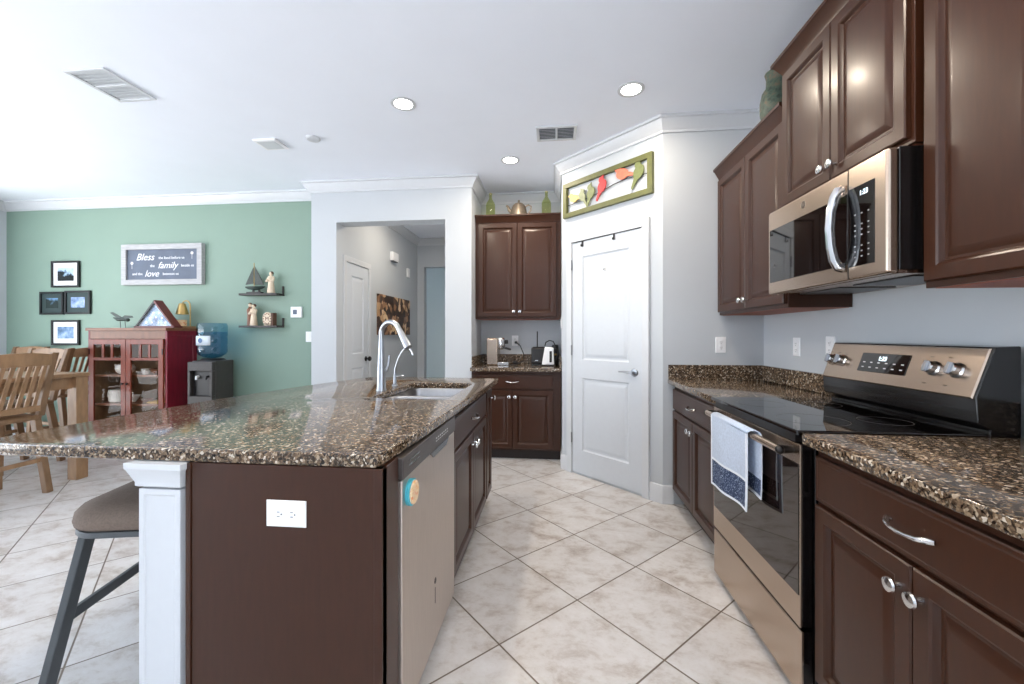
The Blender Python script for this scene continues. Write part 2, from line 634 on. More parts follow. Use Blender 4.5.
# hall beyond the opening
HX = OX0 - .012
struct('wall_hall_left', MB().box(HX - .1, HX, YM + .19, 6.75, 0, CE), 'wall')
struct('wall_hall_right', MB().box(-1.0, -.9, YM + .19, 8.6, 0, CE), 'wall')
HE = 6.65
mb = MB().box(HX - .1, -2.15, HE, HE + .12, 0, CE).box(-2.15, -1.0, HE, HE + .12, 2.36, CE).box(-1.2, -1.0, HE, HE + .12, 0, 2.36)
struct('wall_hall_end', mb, 'wall')
struct('wall_hall_far', MB().box(-3.4, -.9, 8.3, 8.4, 0, CE), 'hallfar')
struct('wall_hall_far_left', MB().box(-3.4, -3.3, 6.77, 8.3, 0, CE), 'hallfar')


def sweep(path, prof):
    """profile (out, z) along a polyline; the room lies to the right of the path"""
    mb = MB()
    P = [Vector(p) for p in path]
    N = []
    for a, b in zip(P, P[1:]):
        d = (b - a).normalized()
        N.append(Vector((d.y, -d.x)))
    rings = []
    for i, p in enumerate(P):
        n1, n2 = N[max(i - 1, 0)], N[min(i, len(N) - 1)]
        n = (n1 + n2) / (1 + n1.dot(n2))
        rings.append([mb.v(p.x + n.x * o, p.y + n.y * o, z) for o, z in prof])
    k = len(prof)
    for A, B in zip(rings, rings[1:]):
        for j in range(k):
            mb.f([A[j], A[(j + 1) % k], B[(j + 1) % k], B[j]])
    mb.f(rings[0])
    mb.f(rings[-1][::-1])
    return mb


CROWN = [(0, CE - .105), (.014, CE - .105), (.016, CE - .088), (.026, CE - .078), (.056, CE - .036), (.062, CE - .022), (.078, CE - .018), (.078, CE), (0, CE)]
struct('trim_1', sweep([(XL, YR), (XL, YG), (-2.53, YG), (-2.53, YM), (-.83, YM), (-.83, YB), (.07, YB), C2, C1, (XW, YS), (XW, YR)], CROWN), 'trim', sharp=20)
struct('trim_2', sweep([(HX, YM + .19), (HX, HE), (-1.0, HE)], CROWN), 'trim', sharp=20)
BASE = [(0, 0), (.014, 0), (.014, .11), (.008, .13), (0, .135)]
dg = lambda s: (C2[0] + s * .70711, C2[1] - s * .70711)
struct('baseboard_left', sweep([(XL, 3.0), (XL, YG), (-2.53, YG), (-2.53, YM), (OX0, YM)], BASE), 'trim')
struct('baseboard_center', sweep([(OX1, YM), (-.84, YM)], BASE), 'trim')
struct('baseboard_nook', sweep([(.07, 4.0), C2, dg(.078)], BASE), 'trim')
struct('baseboard_pantry', sweep([dg(.912), C1, (.862, YS)], BASE), 'trim')
struct('baseboard_hall', sweep([(HX, 4.86), (HX, HE), (-2.15, HE)], BASE), 'trim')


def white_door(name, w, h, loc, rz, hinge_left=True):
    """local: x along the wall, front -y, origin at the opening's left foot on the wall face"""
    root = link(name, None, None, loc, rz)
    root['kind'] = 'structure'
    c = MB()
    cw, g = .065, .006
    for x0, x1, z0, z1 in ((-cw, -g, 0, h + g), (w + g, w + cw, 0, h + g), (-cw, w + cw, h + g, h + g + cw)):
        c.box(x0, x1, -.024, 0, z0, z1)
    build('door_casing', c, 'trim', root, bev=.004)
    lf = MB()
    z0, zt = .022, h
    st = .115
    # leaf slab with two recessed-and-raised panels
    zs = [z0, z0 + .20, .86, 1.02, zt - .13, zt]
    y = -.012
    for i in (0, 2, 4):
        lf.box(0, w, y, -.0005, zs[i], zs[i + 1])
    for i in (1, 3):
        lf.box(0, st, y, -.0005, zs[i], zs[i + 1])
        lf.box(w - st, w, y, -.0005, zs[i], zs[i + 1])
    build('door_leaf', lf, 'door', root)
    for i in (1, 3):
        pn = MB().panel(st, w - st, zs[i], zs[i + 1], -.012, [(0, 0), (.006, .007), (.012, .0105), (.026, .0105), (.050, .003), (.054, .0026)], .0112)
        build('door_panel', pn, 'door', root, sharp=15)
    return root


d1 = white_door('door_1', .71, 2.055, (dg(.14)[0], dg(.14)[1], 0), -PI / 4)
hx = .61
lv = MB().lathe([(.032, 0), (.033, -.004), (.028, -.011), (.013, -.014), (.012, -.045), (.012, -.055), (0, -.055)], 24, 'y', (hx + .035, -.012, .945))
lv.tube([(hx + .035, -.055, .945), (hx, -.057, .946), (hx - .04, -.055, .949), (hx - .085, -.05, .946)], [.011, .010, .008, .006], 10)
build('lever_handle', lv, 'nickel', d1, label='brushed nickel lever handle')
for z in (.32, 1.10, 1.86):
    build('hinge', MB().lathe([(.006, -.045), (.006, .045)], 10, 'z', (-.004, -.022, z)).box(-.008, .0, -.0255, -.0245, z - .044, z + .044), 'hinge', d1)
# hall door on the left hall wall, facing +x
d2 = white_door('door_2', .52, 2.03, (HX, 4.28, 0), PI / 2)
build('door_knob', MB().lathe([(.03, 0), (.03, -.006), (.012, -.01), (.012, -.03), (.027, -.04), (.03, -.055), (.02, -.066), (0, -.068)], 20, 'y', (.46, -.012, .95)), 'darkmetal', d2)


# ================================================================== CABINETS
DOORP = [(0, .004), (.004, 0), (.044, 0), (.050, .003), (.054, .010), (.058, .0145), (.066, .0145), (.088, .006), (.092, .0055)]
DRAWP = [(0, .004), (.004, .0015), (.012, .0015), (.016, 0), (.02, 0)]


def knob(parent, x, z, y=0.0):
    build('knob', MB().lathe([(.008, .001), (.008, -.004), (.006, -.011), (.006, -.016), (.0155, -.021), (.0185, -.026), (.0165, -.031), (.009, -.034), (0, -.0345)], 18, 'y', (x, y, z)), 'chrome', parent, label='round polished nickel knob')


def pull(parent, x, z, y=0.0, w=.10):
    h = w / 2
    p = MB().tube([(x - h - .012, y - .004, z + .004), (x - h, y - .012, z + .003), (x - h + .012, y - .024, z), (x - h * .4, y - .030, z - .002), (x, y - .031, z - .003), (x + h * .4, y - .030, z - .002), (x + h - .012, y - .024, z), (x + h, y - .012, z + .003), (x + h + .012, y - .004, z + .004)],
                  [.006, .008, .0055, .0045, .0055, .0045, .0055, .008, .006], 10)
    for sx in (-1, 1):
        p.tube([(x + sx * (h + .002), y + .001, z + .003), (x + sx * (h + .002), y - .014, z + .003)], .006, 10)
    build('pull', p, 'chrome', parent, label='arched polished nickel pull')


def cab_doors(root, x0, x1, z0, z1, n, kz, gap=.004, hinge=None):
    w = (x1 - x0 - gap * (n - 1)) / n
    for i in range(n):
        a = x0 + i * (w + gap)
        d = build('door', MB().panel(a, a + w, z0, z1, 0, DOORP, .019), 'wood', root, sharp=18)
        right = (hinge == 'L') if n == 1 else (i == 0)
        knob(d, a + w - .028 if right else a + .028, kz)


def base_cabinet(label, loc, rz, w, d, drawer=True, ndoor=2, group=None, hollow=False, fill_l=0.0, fill_r=0.0, pullw=.10):
    r = thing('base_cabinet', label, 'cabinet', loc, rz, group)
    if hollow:
        cb_ = MB().box(0, w, .02, .04, .10, .878).box(0, .018, .04, d, .10, .878).box(w - .018, w, .04, d, .10, .878).box(.018, w - .018, .04, d, .10, .12)
    else:
        cb_ = MB().box(0, w, .02, d, .10, .878)
    build('carcass', cb_, 'wood', r, bev=.0015)
    zt = .846
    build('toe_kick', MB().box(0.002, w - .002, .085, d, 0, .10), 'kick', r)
    a, b = .014 + fill_l, w - .014 - fill_r
    if drawer:
        dr = build('drawer', MB().panel(a, b, .704, zt, 0, DRAWP, .019), 'wood', r, sharp=18)
        pull(dr, (a + b) / 2, .775, 0, pullw)
        zt = .690
    if ndoor:
        cab_doors(r, a, b, .118, zt, ndoor, zt - .062, hinge='L')
    return r


def crown_run(w, d, z, left=True, right=True, prof=None):
    """crown along the front (y=0.02) and returns; local cabinet coordinates"""
    pr = prof or [(0, z - .012), (.006, z - .012), (.010, z), (.016, z + .01), (.034, z + .042), (.040, z + .048), (.045, z + .05), (.045, z + .066), (0, z + .066)]
    # path with the outside on its right: front is travelled from +x to -x ... outside (-y) on the left, so reverse
    pts = []
    if right:
        pts.append((w, d))
    pts += [(w, .02), (0, .02)]
    if left:
        pts.append((0, d))
    pts = pts[::-1]
    return sweep(pts, pr)


def upper_cabinet(label, loc, rz, w, d, z0, z1, left=True, right=True, fill_l=0.0, fill_r=0.0):
    r = thing('upper_cabinet', label, 'cabinet', (loc[0], loc[1], z0), rz)
    h = z1 - z0
    build('carcass', MB().box(0, w, .02, d, .0, h), 'wood', r, bev=.0015)
    build('underside', MB().box(.016, w - .016, .036, d - .005, -.002, .003), 'wood_in', r, label='reddish unfinished underside')
    cr = crown_run(w, d, h, left, right)
    cr.box(0, w, .02, d, h, h + .05)
    build('crown_molding', cr, 'wood', r, sharp=20)
    cab_doors(r, .014 + fill_l, w - .014 - fill_r, .02, h - .022, 2, .075)
    return r


R90 = -PI / 2
base_cabinet('espresso base cabinet left of the range, by the pantry wall', (.852, 3.11, 0), R90, .885, .635)
base_cabinet('espresso base cabinet right of the range, nearest the camera', (.840, 1.447, 0), R90, .757, .645, pullw=.11)
upper_cabinet('espresso upper cabinet left of the microwave, green jar on top', (1.165, 3.112, 0), R90, .880, .322, 1.378, 2.362, left=False, right=False)
upper_cabinet('short espresso upper cabinet directly above the microwave', (1.140, 2.222, 0), R90, .762, .347, 1.864, 2.565)
upper_cabinet('large espresso upper cabinet right of the microwave at the frame edge', (1.165, 1.452, 0), R90, .757, .322, 1.388, 2.362, left=False)
base_cabinet('espresso base cabinet in the back nook beneath the espresso machine', (-.825, 4.03, 0), 0, .885, .597, fill_r=.06)
upper_cabinet('espresso upper cabinet in the back nook, teapot on top', (-.826, 4.25, 0), 0, .890, .377, 1.402, 2.418, left=False, right=False, fill_r=.03, fill_l=.02)


def curve_slab(polys, z0, z1, rnd=.006):
    cu = bpy.data.curves.new('slab', 'CURVE')
    cu.dimensions = '2D'
    cu.fill_mode = 'BOTH'
    cu.extrude = (z1 - z0) / 2 - rnd
    cu.bevel_depth = rnd
    cu.bevel_resolution = 2
    cu.offset = -rnd
    for pts in polys:
        sp = cu.splines.new('POLY')
        sp.points.add(len(pts) - 1)
        for p, q in zip(sp.points, pts):
            p.co = (q[0], q[1], 0, 1)
        sp.use_cyclic_u = True
    o = bpy.data.objects.new('slab', cu)
    COL.objects.link(o)
    bpy.context.view_layer.update()
    me = bpy.data.meshes.new_from_object(o.evaluated_get(bpy.context.evaluated_depsgraph_get()))
    mb = MB()
    mb.add_mesh(me, Matrix.Translation((0, 0, (z0 + z1) / 2)))
    bpy.data.objects.remove(o)
    bpy.data.curves.remove(cu)
    bpy.data.meshes.remove(me)
    bmesh.ops.remove_doubles(mb.bm, verts=mb.bm.verts[:], dist=1e-5)
    return mb


def rrect(x0, x1, y0, y1, r, n=5):
    out = []
    for cx, cy, a0 in ((x1 - r, y1 - r, 0), (x0 + r, y1 - r, PI / 2), (x0 + r, y0 + r, PI), (x1 - r, y0 + r, 1.5 * PI)):
        for i in range(n + 1):
            a = a0 + PI / 2 * i / n
            out.append((cx + r * math.cos(a), cy + r * math.sin(a)))
    return out


ZC0, ZC1 = .879, .915


def counter(label, x0, x1, y0, y1, splashes):
    r = thing('countertop', label, 'countertop', ((x0 + x1) / 2, (y0 + y1) / 2, ZC0))
    ox, oy = r.location.x, r.location.y
    build('slab', curve_slab([rrect(x0 - ox, x1 - ox, y0 - oy, y1 - oy, .008, 3)], 0, ZC1 - ZC0), 'granite', r)
    for a, b, c, d in splashes:
        build('backsplash', MB().box(a - ox, b - ox, c - oy, d - oy, ZC1 - ZC0, ZC1 - ZC0 + .105), 'granite', r, bev=.003)
    return r


counter('granite countertop with backsplash left of the range', .822, 1.489, 2.219, 3.119, [(1.466, 1.489, 2.219, 3.096), (.826, 1.489, 3.096, 3.119)])
counter('granite countertop right of the range, nearest the camera', .809, 1.489, .67, 1.451, [(1.466, 1.489, .67, 1.451)])
counter('granite countertop with backsplash in the back nook', -.829, .069, 3.985, 4.629, [(-.829, .069, 4.607, 4.629), (-.829, -.807, 4.07, 4.607), (.047, .069, 4.02, 4.607)])

# ================================================================== ISLAND
IF = -.457
edge = [(-1.745, 1.09), (-1.742, 1.25), (-1.728, 1.5), (-1.70, 1.8), (-1.655, 2.1), (-1.59, 2.4), (-1.51, 2.7), (-1.42, 2.97)]
outl = [(-.486, 1.065), (-.476, 1.07), (-.471, 1.08)] + [(-.453, 1.4), (-.435, 2.0), (-.415, 3.02), (-.43, 3.04)] + [(-1.37, 3.04)] + edge[::-1] + [(-1.742, 1.073), (-1.733, 1.065)]
SX0, SX1, SY0, SY1 = -.945, -.54, 2.03, 2.70
ic = thing('island_countertop', 'large speckled brown granite countertop on the kitchen island', 'countertop', (-1.05, 2.05, ZC0))
build('slab', curve_slab([[(a + 1.05, b - 2.05) for a, b in outl], [(a + 1.05, b - 2.05) for a, b in rrect(SX0, SX1, SY0, SY1, .05)]], 0, ZC1 - ZC0), 'granite', ic)
# sink: two stainless bowls hung beneath the cut-out
sk = thing('kitchen_sink', 'undermount double bowl stainless sink in the island counter', 'sink', ((SX0 + SX1) / 2, (SY0 + SY1) / 2, .70))
def bowl(y0, y1):
    mb = MB()
    rings = []
    w = (SX1 - SX0) / 2
    for ins, z, r in ((-.022, .178, .05), (-.004, .178, .05), (.0, .172, .05), (.012, .03, .05), (.03, .008, .05), (.06, .002, .05)):
        rings.append([mb.v(x, y, z) for x, y in rrect(-w + ins, w - ins, y0 + ins, y1 - ins, r, 4)])
    for A, B in zip(rings, rings[1:]):
        for k in range(len(A)):
            mb.f([A[k], A[(k + 1) % len(A)], B[(k + 1) % len(A)], B[k]])
    mb.f(rings[-1])
    return mb
hl = (SY1 - SY0) / 2
b_ = build('bowl', bowl(-hl, -.03), 'sinksteel', sk)
build('drain', MB().lathe([(.045, .003), (.04, .006), (.02, .004), (0, .004)], 20, 'z', (0, -.18, 0)), 'darkmetal', b_)
b_ = build('bowl', bowl(.0, hl), 'sinksteel', sk)
build('drain', MB().lathe([(.045, .003), (.04, .006), (.02, .004), (0, .004)], 20, 'z', (0, .17, 0)), 'darkmetal', b_)
# faucet
fa = thing('faucet', 'tall gooseneck pull-down faucet behind the island sink', 'faucet', (-1.0, 2.30, ZC1), math.radians(-18))
build('base', MB().lathe([(.030, 0), (.030, .006), (.026, .014), (.0245, .10), (.020, .20), (.0165, .26), (.0155, .29)], 24), 'nickel', fa)
arc = [(0, 0, .285)] + [(.066 - .066 * math.cos(a), 0, .33 + .066 * math.sin(a)) for a in [PI * k / 14 for k in range(0, 13)]]
build('spout', MB().tube(arc, .0145, 14), 'nickel', fa)
e = Vector(arc[-1])
dr = (e - Vector(arc[-2])).normalized()
build('spray_head', MB().tube([e, e + dr * .03, e + dr * .085, e + dr * .125, e + dr * .13], [.015, .017, .022, .024, .020], 16), 'nickel', fa)
build('handle', MB().tube([(0, .02, .11), (.0, .045, .112), (.004, .055, .14), (.008, .062, .20)], [.014, .012, .007, .006], 12), 'nickel', fa)
ft = thing('filtered_water_tap', 'small thin gooseneck water tap right of the tall faucet', 'faucet', (-1.005, 2.52, ZC1), math.radians(-25))
build('base', MB().lathe([(.020, 0), (.020, .005), (.012, .012), (.0105, .05), (.009, .075)], 18), 'nickel', ft)
build('spout', MB().tube([(0, 0, .07), (.002, 0, .11), (.025, 0, .165), (.055, 0, .21), (.085, 0, .238), (.115, 0, .243), (.14, 0, .228), (.155, 0, .198)], .0058, 10), 'nickel', ft)
build('lever', MB().tube([(.0, .008, .055), (.02, .03, .06), (.03, .045, .062)], [.006, .005, .004], 8), 'nickel', ft)

# end panel, support column, back panel of the island
ip = thing('island_end_panel', 'dark brown wooden end panel of the kitchen island', 'panel', (-.74, 1.064, 0))
pmb = MB().box(-.28, .281, 0, .03, 0, .878)
build('board', pmb, 'wood', ip, bev=.002)
build('stile', MB().box(-.295, -.28, -.004, .03, 0, .878), 'wood', ip, bev=.002)
build('corner_post', MB().box(.257, .281, -.003, .112, 0, .878), 'wood', ip, bev=.002)
ib = tag(build('island_back_panel', MB().box(-.02, .02, 0, 1.86, 0, .878), 'wood', None, (-1.03, 1.10, 0), bev=.002), 'plain dark back panel of the island behind the white column', 'panel')
co = thing('island_support_column', 'white square support column under the island overhang', 'column', (-1.118, 1.127, 0))
build('shaft', MB().panel(-.065, .065, .12, .80, -.065, [(0, 0), (.016, 0), (.02, .004), (.03, .004)], .13), 'trim', co, bev=.002)
cp = MB()
rings = []
for hw, z in ((.066, .806), (.071, .810), (.071, .82), (.085, .858), (.088, .862), (.088, .878)):
    rings.append([cp.v(a * hw, b * hw, z) for a, b in ((-1, -1), (1, -1), (1, 1), (-1, 1))])
for A, B in zip(rings, rings[1:]):
    for k in range(4):
        cp.f([A[k], A[(k + 1) % 4], B[(k + 1) % 4], B[k]])
cp.f(rings[0][::-1]); cp.f(rings[-1])
build('capital', cp, 'trim', co, bev=.001)
build('plinth', MB().box(-.078, .078, -.078, .078, 0, .12), 'trim', co, bev=.004)


def outlet(label, loc, rz, horiz=False, kind='outlet', double=False, group=None):
    t = thing('wall_outlet' if kind == 'outlet' else 'light_switch', label, 'outlet' if kind == 'outlet' else 'switch', loc, rz, group)
    a, b = (.0575, .036) if horiz else (.036, .0575)
    if double:
        a = .058
    build('plate', MB().panel(-a, a, -b, b, -.006, [(0, .003), (.003, 0)], .0058), 'white', t)
    if kind == 'outlet':
        for s in (-1, 1):
            cx, cz = (s * .0195, 0) if horiz else (0, s * .0195)
            f = build('socket', MB().lathe([(.0165, -.0055), (.0165, -.0075), (.015, -.008), (0, -.008)], 20, 'y', (cx, 0, cz)), 'white', t)
            sm = MB()
            for q in (-1, 1):
                if horiz:
                    sm.box(cx - .004, cx + .004, -.0085, -.0078, q * .006 - .001, q * .006 + .001)
                else:
                    sm.box(q * .006 - .001, q * .006 + .001, -.0085, -.0078, cz - .002, cz + .006)
            sm.lathe([(.0024, -.0079), (.0024, -.0085)], 8, 'y', (cx + (.009 if horiz else 0), 0, cz - (0 if horiz else .009)))
            build('slots', sm, 'slot', f)
    else:
        for s in ((-.023, .023) if double else (0,)):
            build('rocker', MB().panel(s - .0155, s + .0155, -.032, .032, -.009, [(0, .002), (.002, 0)], .004), 'white', t)
    return t


outlet('white horizontal outlet on the dark end panel of the island', (-.733, 1.064, .748), 0, True)
outlet('white outlet on the short pantry side wall', (1.195, 3.12, 1.165), 0)
outlet('white outlet on the right wall, further from the range', (1.49, 2.713, 1.163), R90)
outlet('white outlet on the right wall partly behind the range panel', (1.49, 2.40, 1.172), R90)
outlet('white outlet on the back nook wall above the counter', (-.444, 4.63, 1.17), 0)
outlet('white switch seen edge-on beside the nook upper cabinet', (.07, 4.22, 1.36), R90 , kind='switch').rotation_euler[2] = -PI / 2
outlet('white switch at the right end of the green wall', (-2.70, YG, 1.215), 0, kind='switch')

# dishwasher (faces +x): local x -> world +y
dw = thing('dishwasher', 'stainless steel dishwasher in the island side', 'dishwasher', (IF + .002, 1.178, 0), PI / 2)
DWW = .645
build('tub', MB().box(.004, DWW - .004, .03, .54, .09, .872), 'blackplastic', dw)
dd = build('door', MB().box(.004, DWW - .004, -.006, .028, .075, .805), 'steel_v', dw, bev=.004)
lg = MB().lathe([(.011, -.0062), (.011, -.0075), (.008, -.0075), (.008, -.0065)], 20, 'y', (DWW * .53, 0, .31)).box(DWW * .53 - .003, DWW * .53 + .003, -.0068, -.006, .225, .285)
build('badge', lg, 'graphite', dd)
cpn = build('control_panel', MB().box(.0, DWW - .004, -.010, .028, .808, .874), 'graphite', dw, bev=.003)
build('vent_slots', MB().box(.05, .15, -.0106, -.0098, .850, .855).box(.05, .15, -.0106, -.0098, .835, .840), 'black', cpn)
mk = MB()
for k in range(7):
    mk.box(.34 + k * .026, .352 + k * .026, -.0106, -.0098, .845, .850).box(.34 + k * .026, .356 + k * .026, -.0106, -.0098, .835, .838)
build('button_marks', mk, 'mark', cpn)
build('handle_pocket', MB().prism([(.27, .809), (.53, .809), (.49, .785), (.31, .785)], -.0105, -.0055, 'y'), 'black', dd)
build('toe_kick', MB().box(.004, DWW - .004, .06, .5, 0, .09), 'blackplastic', dw)
mg = thing('round_magnet', 'round teal-rimmed magnet stuck on the dishwasher door', 'magnet', (IF + .0085, 1.240, .752), PI / 2)
build('rim', MB().lathe([(.040, 0), (.041, -.004), (.041, -.012), (.036, -.014), (0, -.014)], 28, 'y'), 'teal', mg)
build('face', MB().lathe([(.036, -.0138), (.036, -.018), (.033, -.020), (0, -.020)], 28, 'y'), 'orange', mg)
base_cabinet('dark sink base cabinet in the island beside the dishwasher', (IF, 1.826, 0), PI / 2, .93, .55, hollow=True)
base_cabinet('narrow dark cabinet at the far end of the island', (IF, 2.758, 0), PI / 2, .235, .55, drawer=False, ndoor=1)

# ================================================================== RANGE
RW = .757
rg = thing('range_oven', 'stainless steel electric range with black glass cooktop', 'range', (.812, 2.2155, 0), R90)
build('body', MB().box(.0, RW, .045, .655, .02, .905), 'black', rg, bev=.003)
ck = build('cooktop', MB().box(.0, RW, -.012, .56, .905, .921), 'blackglass', rg, bev=.005, seg=3)
for cx, cy, r in ((.20, .14, .10), (.56, .15, .115), (.20, .40, .075), (.56, .40, .08)):
    build('burner_ring', MB().lathe([(r, .9208), (r, .9213), (r - .0015, .9213), (r - .0015, .9208)], 40, 'z', (cx, cy, 0), False), 'graphite', ck)
od = build('oven_door', MB().box(.004, RW - .004, .0005, .008, .262, .872).use(1).box(.006, RW - .006, .008, .042, .264, .870), ['steel', 'black'], rg, bev=.002)
build('window', MB().box(.016, RW - .010, -.002, .004, .368, .806), 'ovenglass', od, bev=.001, label='dark brown oven window')
hb = MB().tube([(.045, -.045, .846), (RW - .045, -.045, .846)], .0135, 16)
hb2 = build('handle', hb, 'steel', od)
for xx in (.045, RW - .045):
    build('end_cap', MB().tube([(xx, .002, .846), (xx, -.047, .846)], [.012, .0155], 14, 1.0).sphere((xx + (.006 if xx > .3 else -.006), -.045, .846), .0155), 'darkmetal', hb2)
em = MB().lathe([(.019, .0045), (.019, .0028), (.0165, .0028), (.0165, .004)], 28, 'y', (RW * .52, 0, .315)).text('GE', .02, (RW * .52, .0036, .315), .0008, .3)
build('emblem', em, 'darkmetal', od)
build('vent_slot', MB().box(.03, RW - .03, .0, .045, .876, .903), 'blackplastic', rg)
build('drawer', MB().panel(.004, RW - .004, .03, .250, .002, [(0, .004), (.004, 0), (.02, 0)], .010).use(1).box(.006, RW - .006, .013, .042, .032, .248), ['steel', 'black'], rg)
for sx in (.06, RW - .06):
    build('foot', MB().lathe([(.018, 0), (.018, .02)], 12, 'z', (sx, .1, 0)), 'blackplastic', rg)
bgm = MB().prism([(.565, .905), (.565, .935), (.53, .955), (.525, 1.04), (.58, 1.20), (.655, 1.203), (.655, .905)], 0, RW, 'x')
bg = build('backguard', bgm, 'black', rg, bev=.004)
# tilted steel fascia on the backguard
tl = math.atan2(.055, .16)
fx = MB().at(0, .519, 1.034, rx=-tl).panel(.008, RW - .008, 0, .171, -.001, [(0, .004), (.004, 0), (.02, 0)], .010)
fc = build('control_fascia', fx, 'steel', bg)
T = lambda: MB().at(0, .519, 1.034, rx=-tl)
build('display', T().box(.225, .475, -.0035, .001, .048, .132), 'blackglass', fc, bev=.001)
build('clock_digits', T().text('1:23', .026, (.345, -.0038, .108), .0003), 'digit', fc)
tm = T()
for k in range(6):
    for zz in (.066, .088):
        tm.box(.245 + k * .04, .258 + k * .04, -.0040, -.0032, zz, zz + .004)
tm2 = [(.065, .125), (.115, .118), (.555, .13), (.625, .13), (.56, .03), (.64, .03)]
build('touch_marks', tm, 'mark', fc)
dk = T()
for xx, zz in tm2:
    dk.box(xx, xx + .014, -.0020, -.0006, zz, zz + .003)
build('printed_marks', dk, 'graphite', fc)
for kx in (.045, .112, .585, .672):
    kb = build('knob', T().lathe([(.027, -.001), (.027, -.006), (.022, -.010), (.021, -.026), (.018, -.030), (0, -.031)], 24, 'y', (kx, 0, .088)), 'chrome', fc, label='round chrome burner knob')
    build('grip', T().box(kx - .006, kx + .006, -.038, -.028, .068, .108), 'nickel', kb, bev=.002)
# towel over the oven handle
tw = thing('dish_towel', 'pale blue dish towel with navy hem hanging on oven handle', 'towel', (.812, 2.2155, .846), R90)
def cloth(x0, x1, z0, z1, y, nx=26, nz=20, amp=.006, th=.005, mats=lambda u, w: 0, skew=0.0):
    mb = MB()
    def pt(u, w, o):
        x = x0 + (x1 - x0) * u
        z = z1 + (z0 - z1) * w - skew * w * u
        f = w ** .8
        return (x, y - o + amp * f * math.sin(u * 9 + 1) - .004 * f * math.sin(u * 4.2 + w * 2), z)
    A = [[mb.v(*pt(i / nx, j / nz, th)) for i in range(nx + 1)] for j in range(nz + 1)]
    B = [[mb.v(*pt(i / nx, j / nz, 0)) for i in range(nx + 1)] for j in range(nz + 1)]
    for j in range(nz):
        for i in range(nx):
            mb.mi = mats((i + .5) / nx, (j + .5) / nz)
            mb.f([A[j][i], A[j + 1][i], A[j + 1][i + 1], A[j][i + 1]])
            mb.f([B[j][i], B[j][i + 1], B[j + 1][i + 1], B[j + 1][i]])
    mb.mi = 2
    for j in range(nz):
        mb.f([A[j][0], B[j][0], B[j + 1][0], A[j + 1][0]])
        mb.f([A[j][nx], A[j + 1][nx], B[j + 1][nx], B[j][nx]])
    for i in range(nx):
        mb.f([A[nz][i], B[nz][i], B[nz][i + 1], A[nz][i + 1]])
        mb.f([A[0][i], A[0][i + 1], B[0][i + 1], B[0][i]])
    return mb
def tmat(u, w):
    if w > .97 or u > .965 or u < .03:
        return 2
    if .60 < w < .64:
        return 2
    return 1 if w > .64 else 0
build('front_fall', cloth(.155, .525, -.318, .012, -.063, mats=tmat, nz=30, skew=-.02), ['towel', 'navy', 'towel_e'], tw, sharp=60)
build('back_fall', cloth(.175, .560, -.235, .010, -.027, mats=lambda u, w: 2 if w > .97 else (1 if w > .7 else 0), amp=.003), ['towel', 'navy', 'towel_e'], tw, sharp=60)
over = MB()
pts = [(-.068, .008)] + [(-.047 - .0205 * math.cos(a), .006 + .0155 * math.sin(a)) for a in [PI * k / 8 for k in range(9)]] + [(-.027, .008)]
A = [over.v(.157 + .018 * k / (len(pts) - 1), p[0], p[1]) for k, p in enumerate(pts)]
B = [over.v(.523 + .036 * k / (len(pts) - 1), p[0], p[1]) for k, p in enumerate(pts)]
for k in range(len(pts) - 1):
    over.f([A[k], B[k], B[k + 1], A[k + 1]])
ov = build('fold', over, 'towel', tw)
sm_ = ov.modifiers.new('solid', 'SOLIDIFY')
sm_.thickness = .004
sm_.offset = 1

# ================================================================== MICROWAVE
mw = thing('microwave_oven', 'stainless over-the-range microwave with black glass door', 'microwave', (1.078, 2.2155, 1.440), R90)
MH, MWW = .412, .757
build('body', MB().box(.0, MWW, .035, .405, .012, MH), 'black', mw, bev=.003)
fr = build('front_frame', MB().box(.0, MWW, .0, .036, .0, MH), 'steel', mw, bev=.012, seg=4)
wd = build('door_window', MB().box(.022, .572, -.002, .004, .058, .318), 'blackglass', fr, bev=.001)
cpn = build('control_panel', MB().box(.578, .702, -.002, .004, .045, .330), 'blackglass', fr, bev=.001)
build('door_seam', MB().box(.5735, .5765, -.0012, .004, .004, MH - .004), 'blackplastic', fr)
for r_ in range(9):
    bt = MB()
    for c_ in range(3):
        if r_ in (3, 7):
            continue
        bt.box(.610 + c_ * .032, .617 + c_ * .032, -.0028, -.0015, .075 + r_ * .019, .075 + r_ * .019 + .0045)
    if r_ not in (3, 7):
        build('button_row', bt, 'pale', cpn)
build('clock_digits', MB().text('1:23', .024, (.655, -.0024, .300), .0003), 'digit', cpn)
hp = [(.553, -.004, .050), (.553, -.020, .053), (.551, -.034, .080), (.550, -.044, .13), (.549, -.048, .195), (.550, -.044, .26), (.551, -.034, .310), (.553, -.020, .337), (.553, -.004, .340)]
build('handle', MB().tube(hp, [.014, .014, .013, .012, .012, .012, .013, .014, .014], 12, 1.35, (0, 1, 0)), 'chrome', fr, label='bowed chrome door handle')
build('emblem', MB().lathe([(.017, .0005), (.017, -.0012), (.0145, -.0012), (.0145, .0)], 24, 'y', (.30, 0, .365)).text('GE', .018, (.30, -.0014, .365), .0006, .3), 'steel_v', fr)
un = build('underside', MB().box(.01, MWW - .01, .04, .395, .0, .012), 'steel', mw)
build('grease_filter', MB().box(.06, .34, .12, .34, -.004, .001), 'darkmetal', un)
build('grease_filter', MB().box(.42, .70, .12, .34, -.004, .001), 'darkmetal', un)

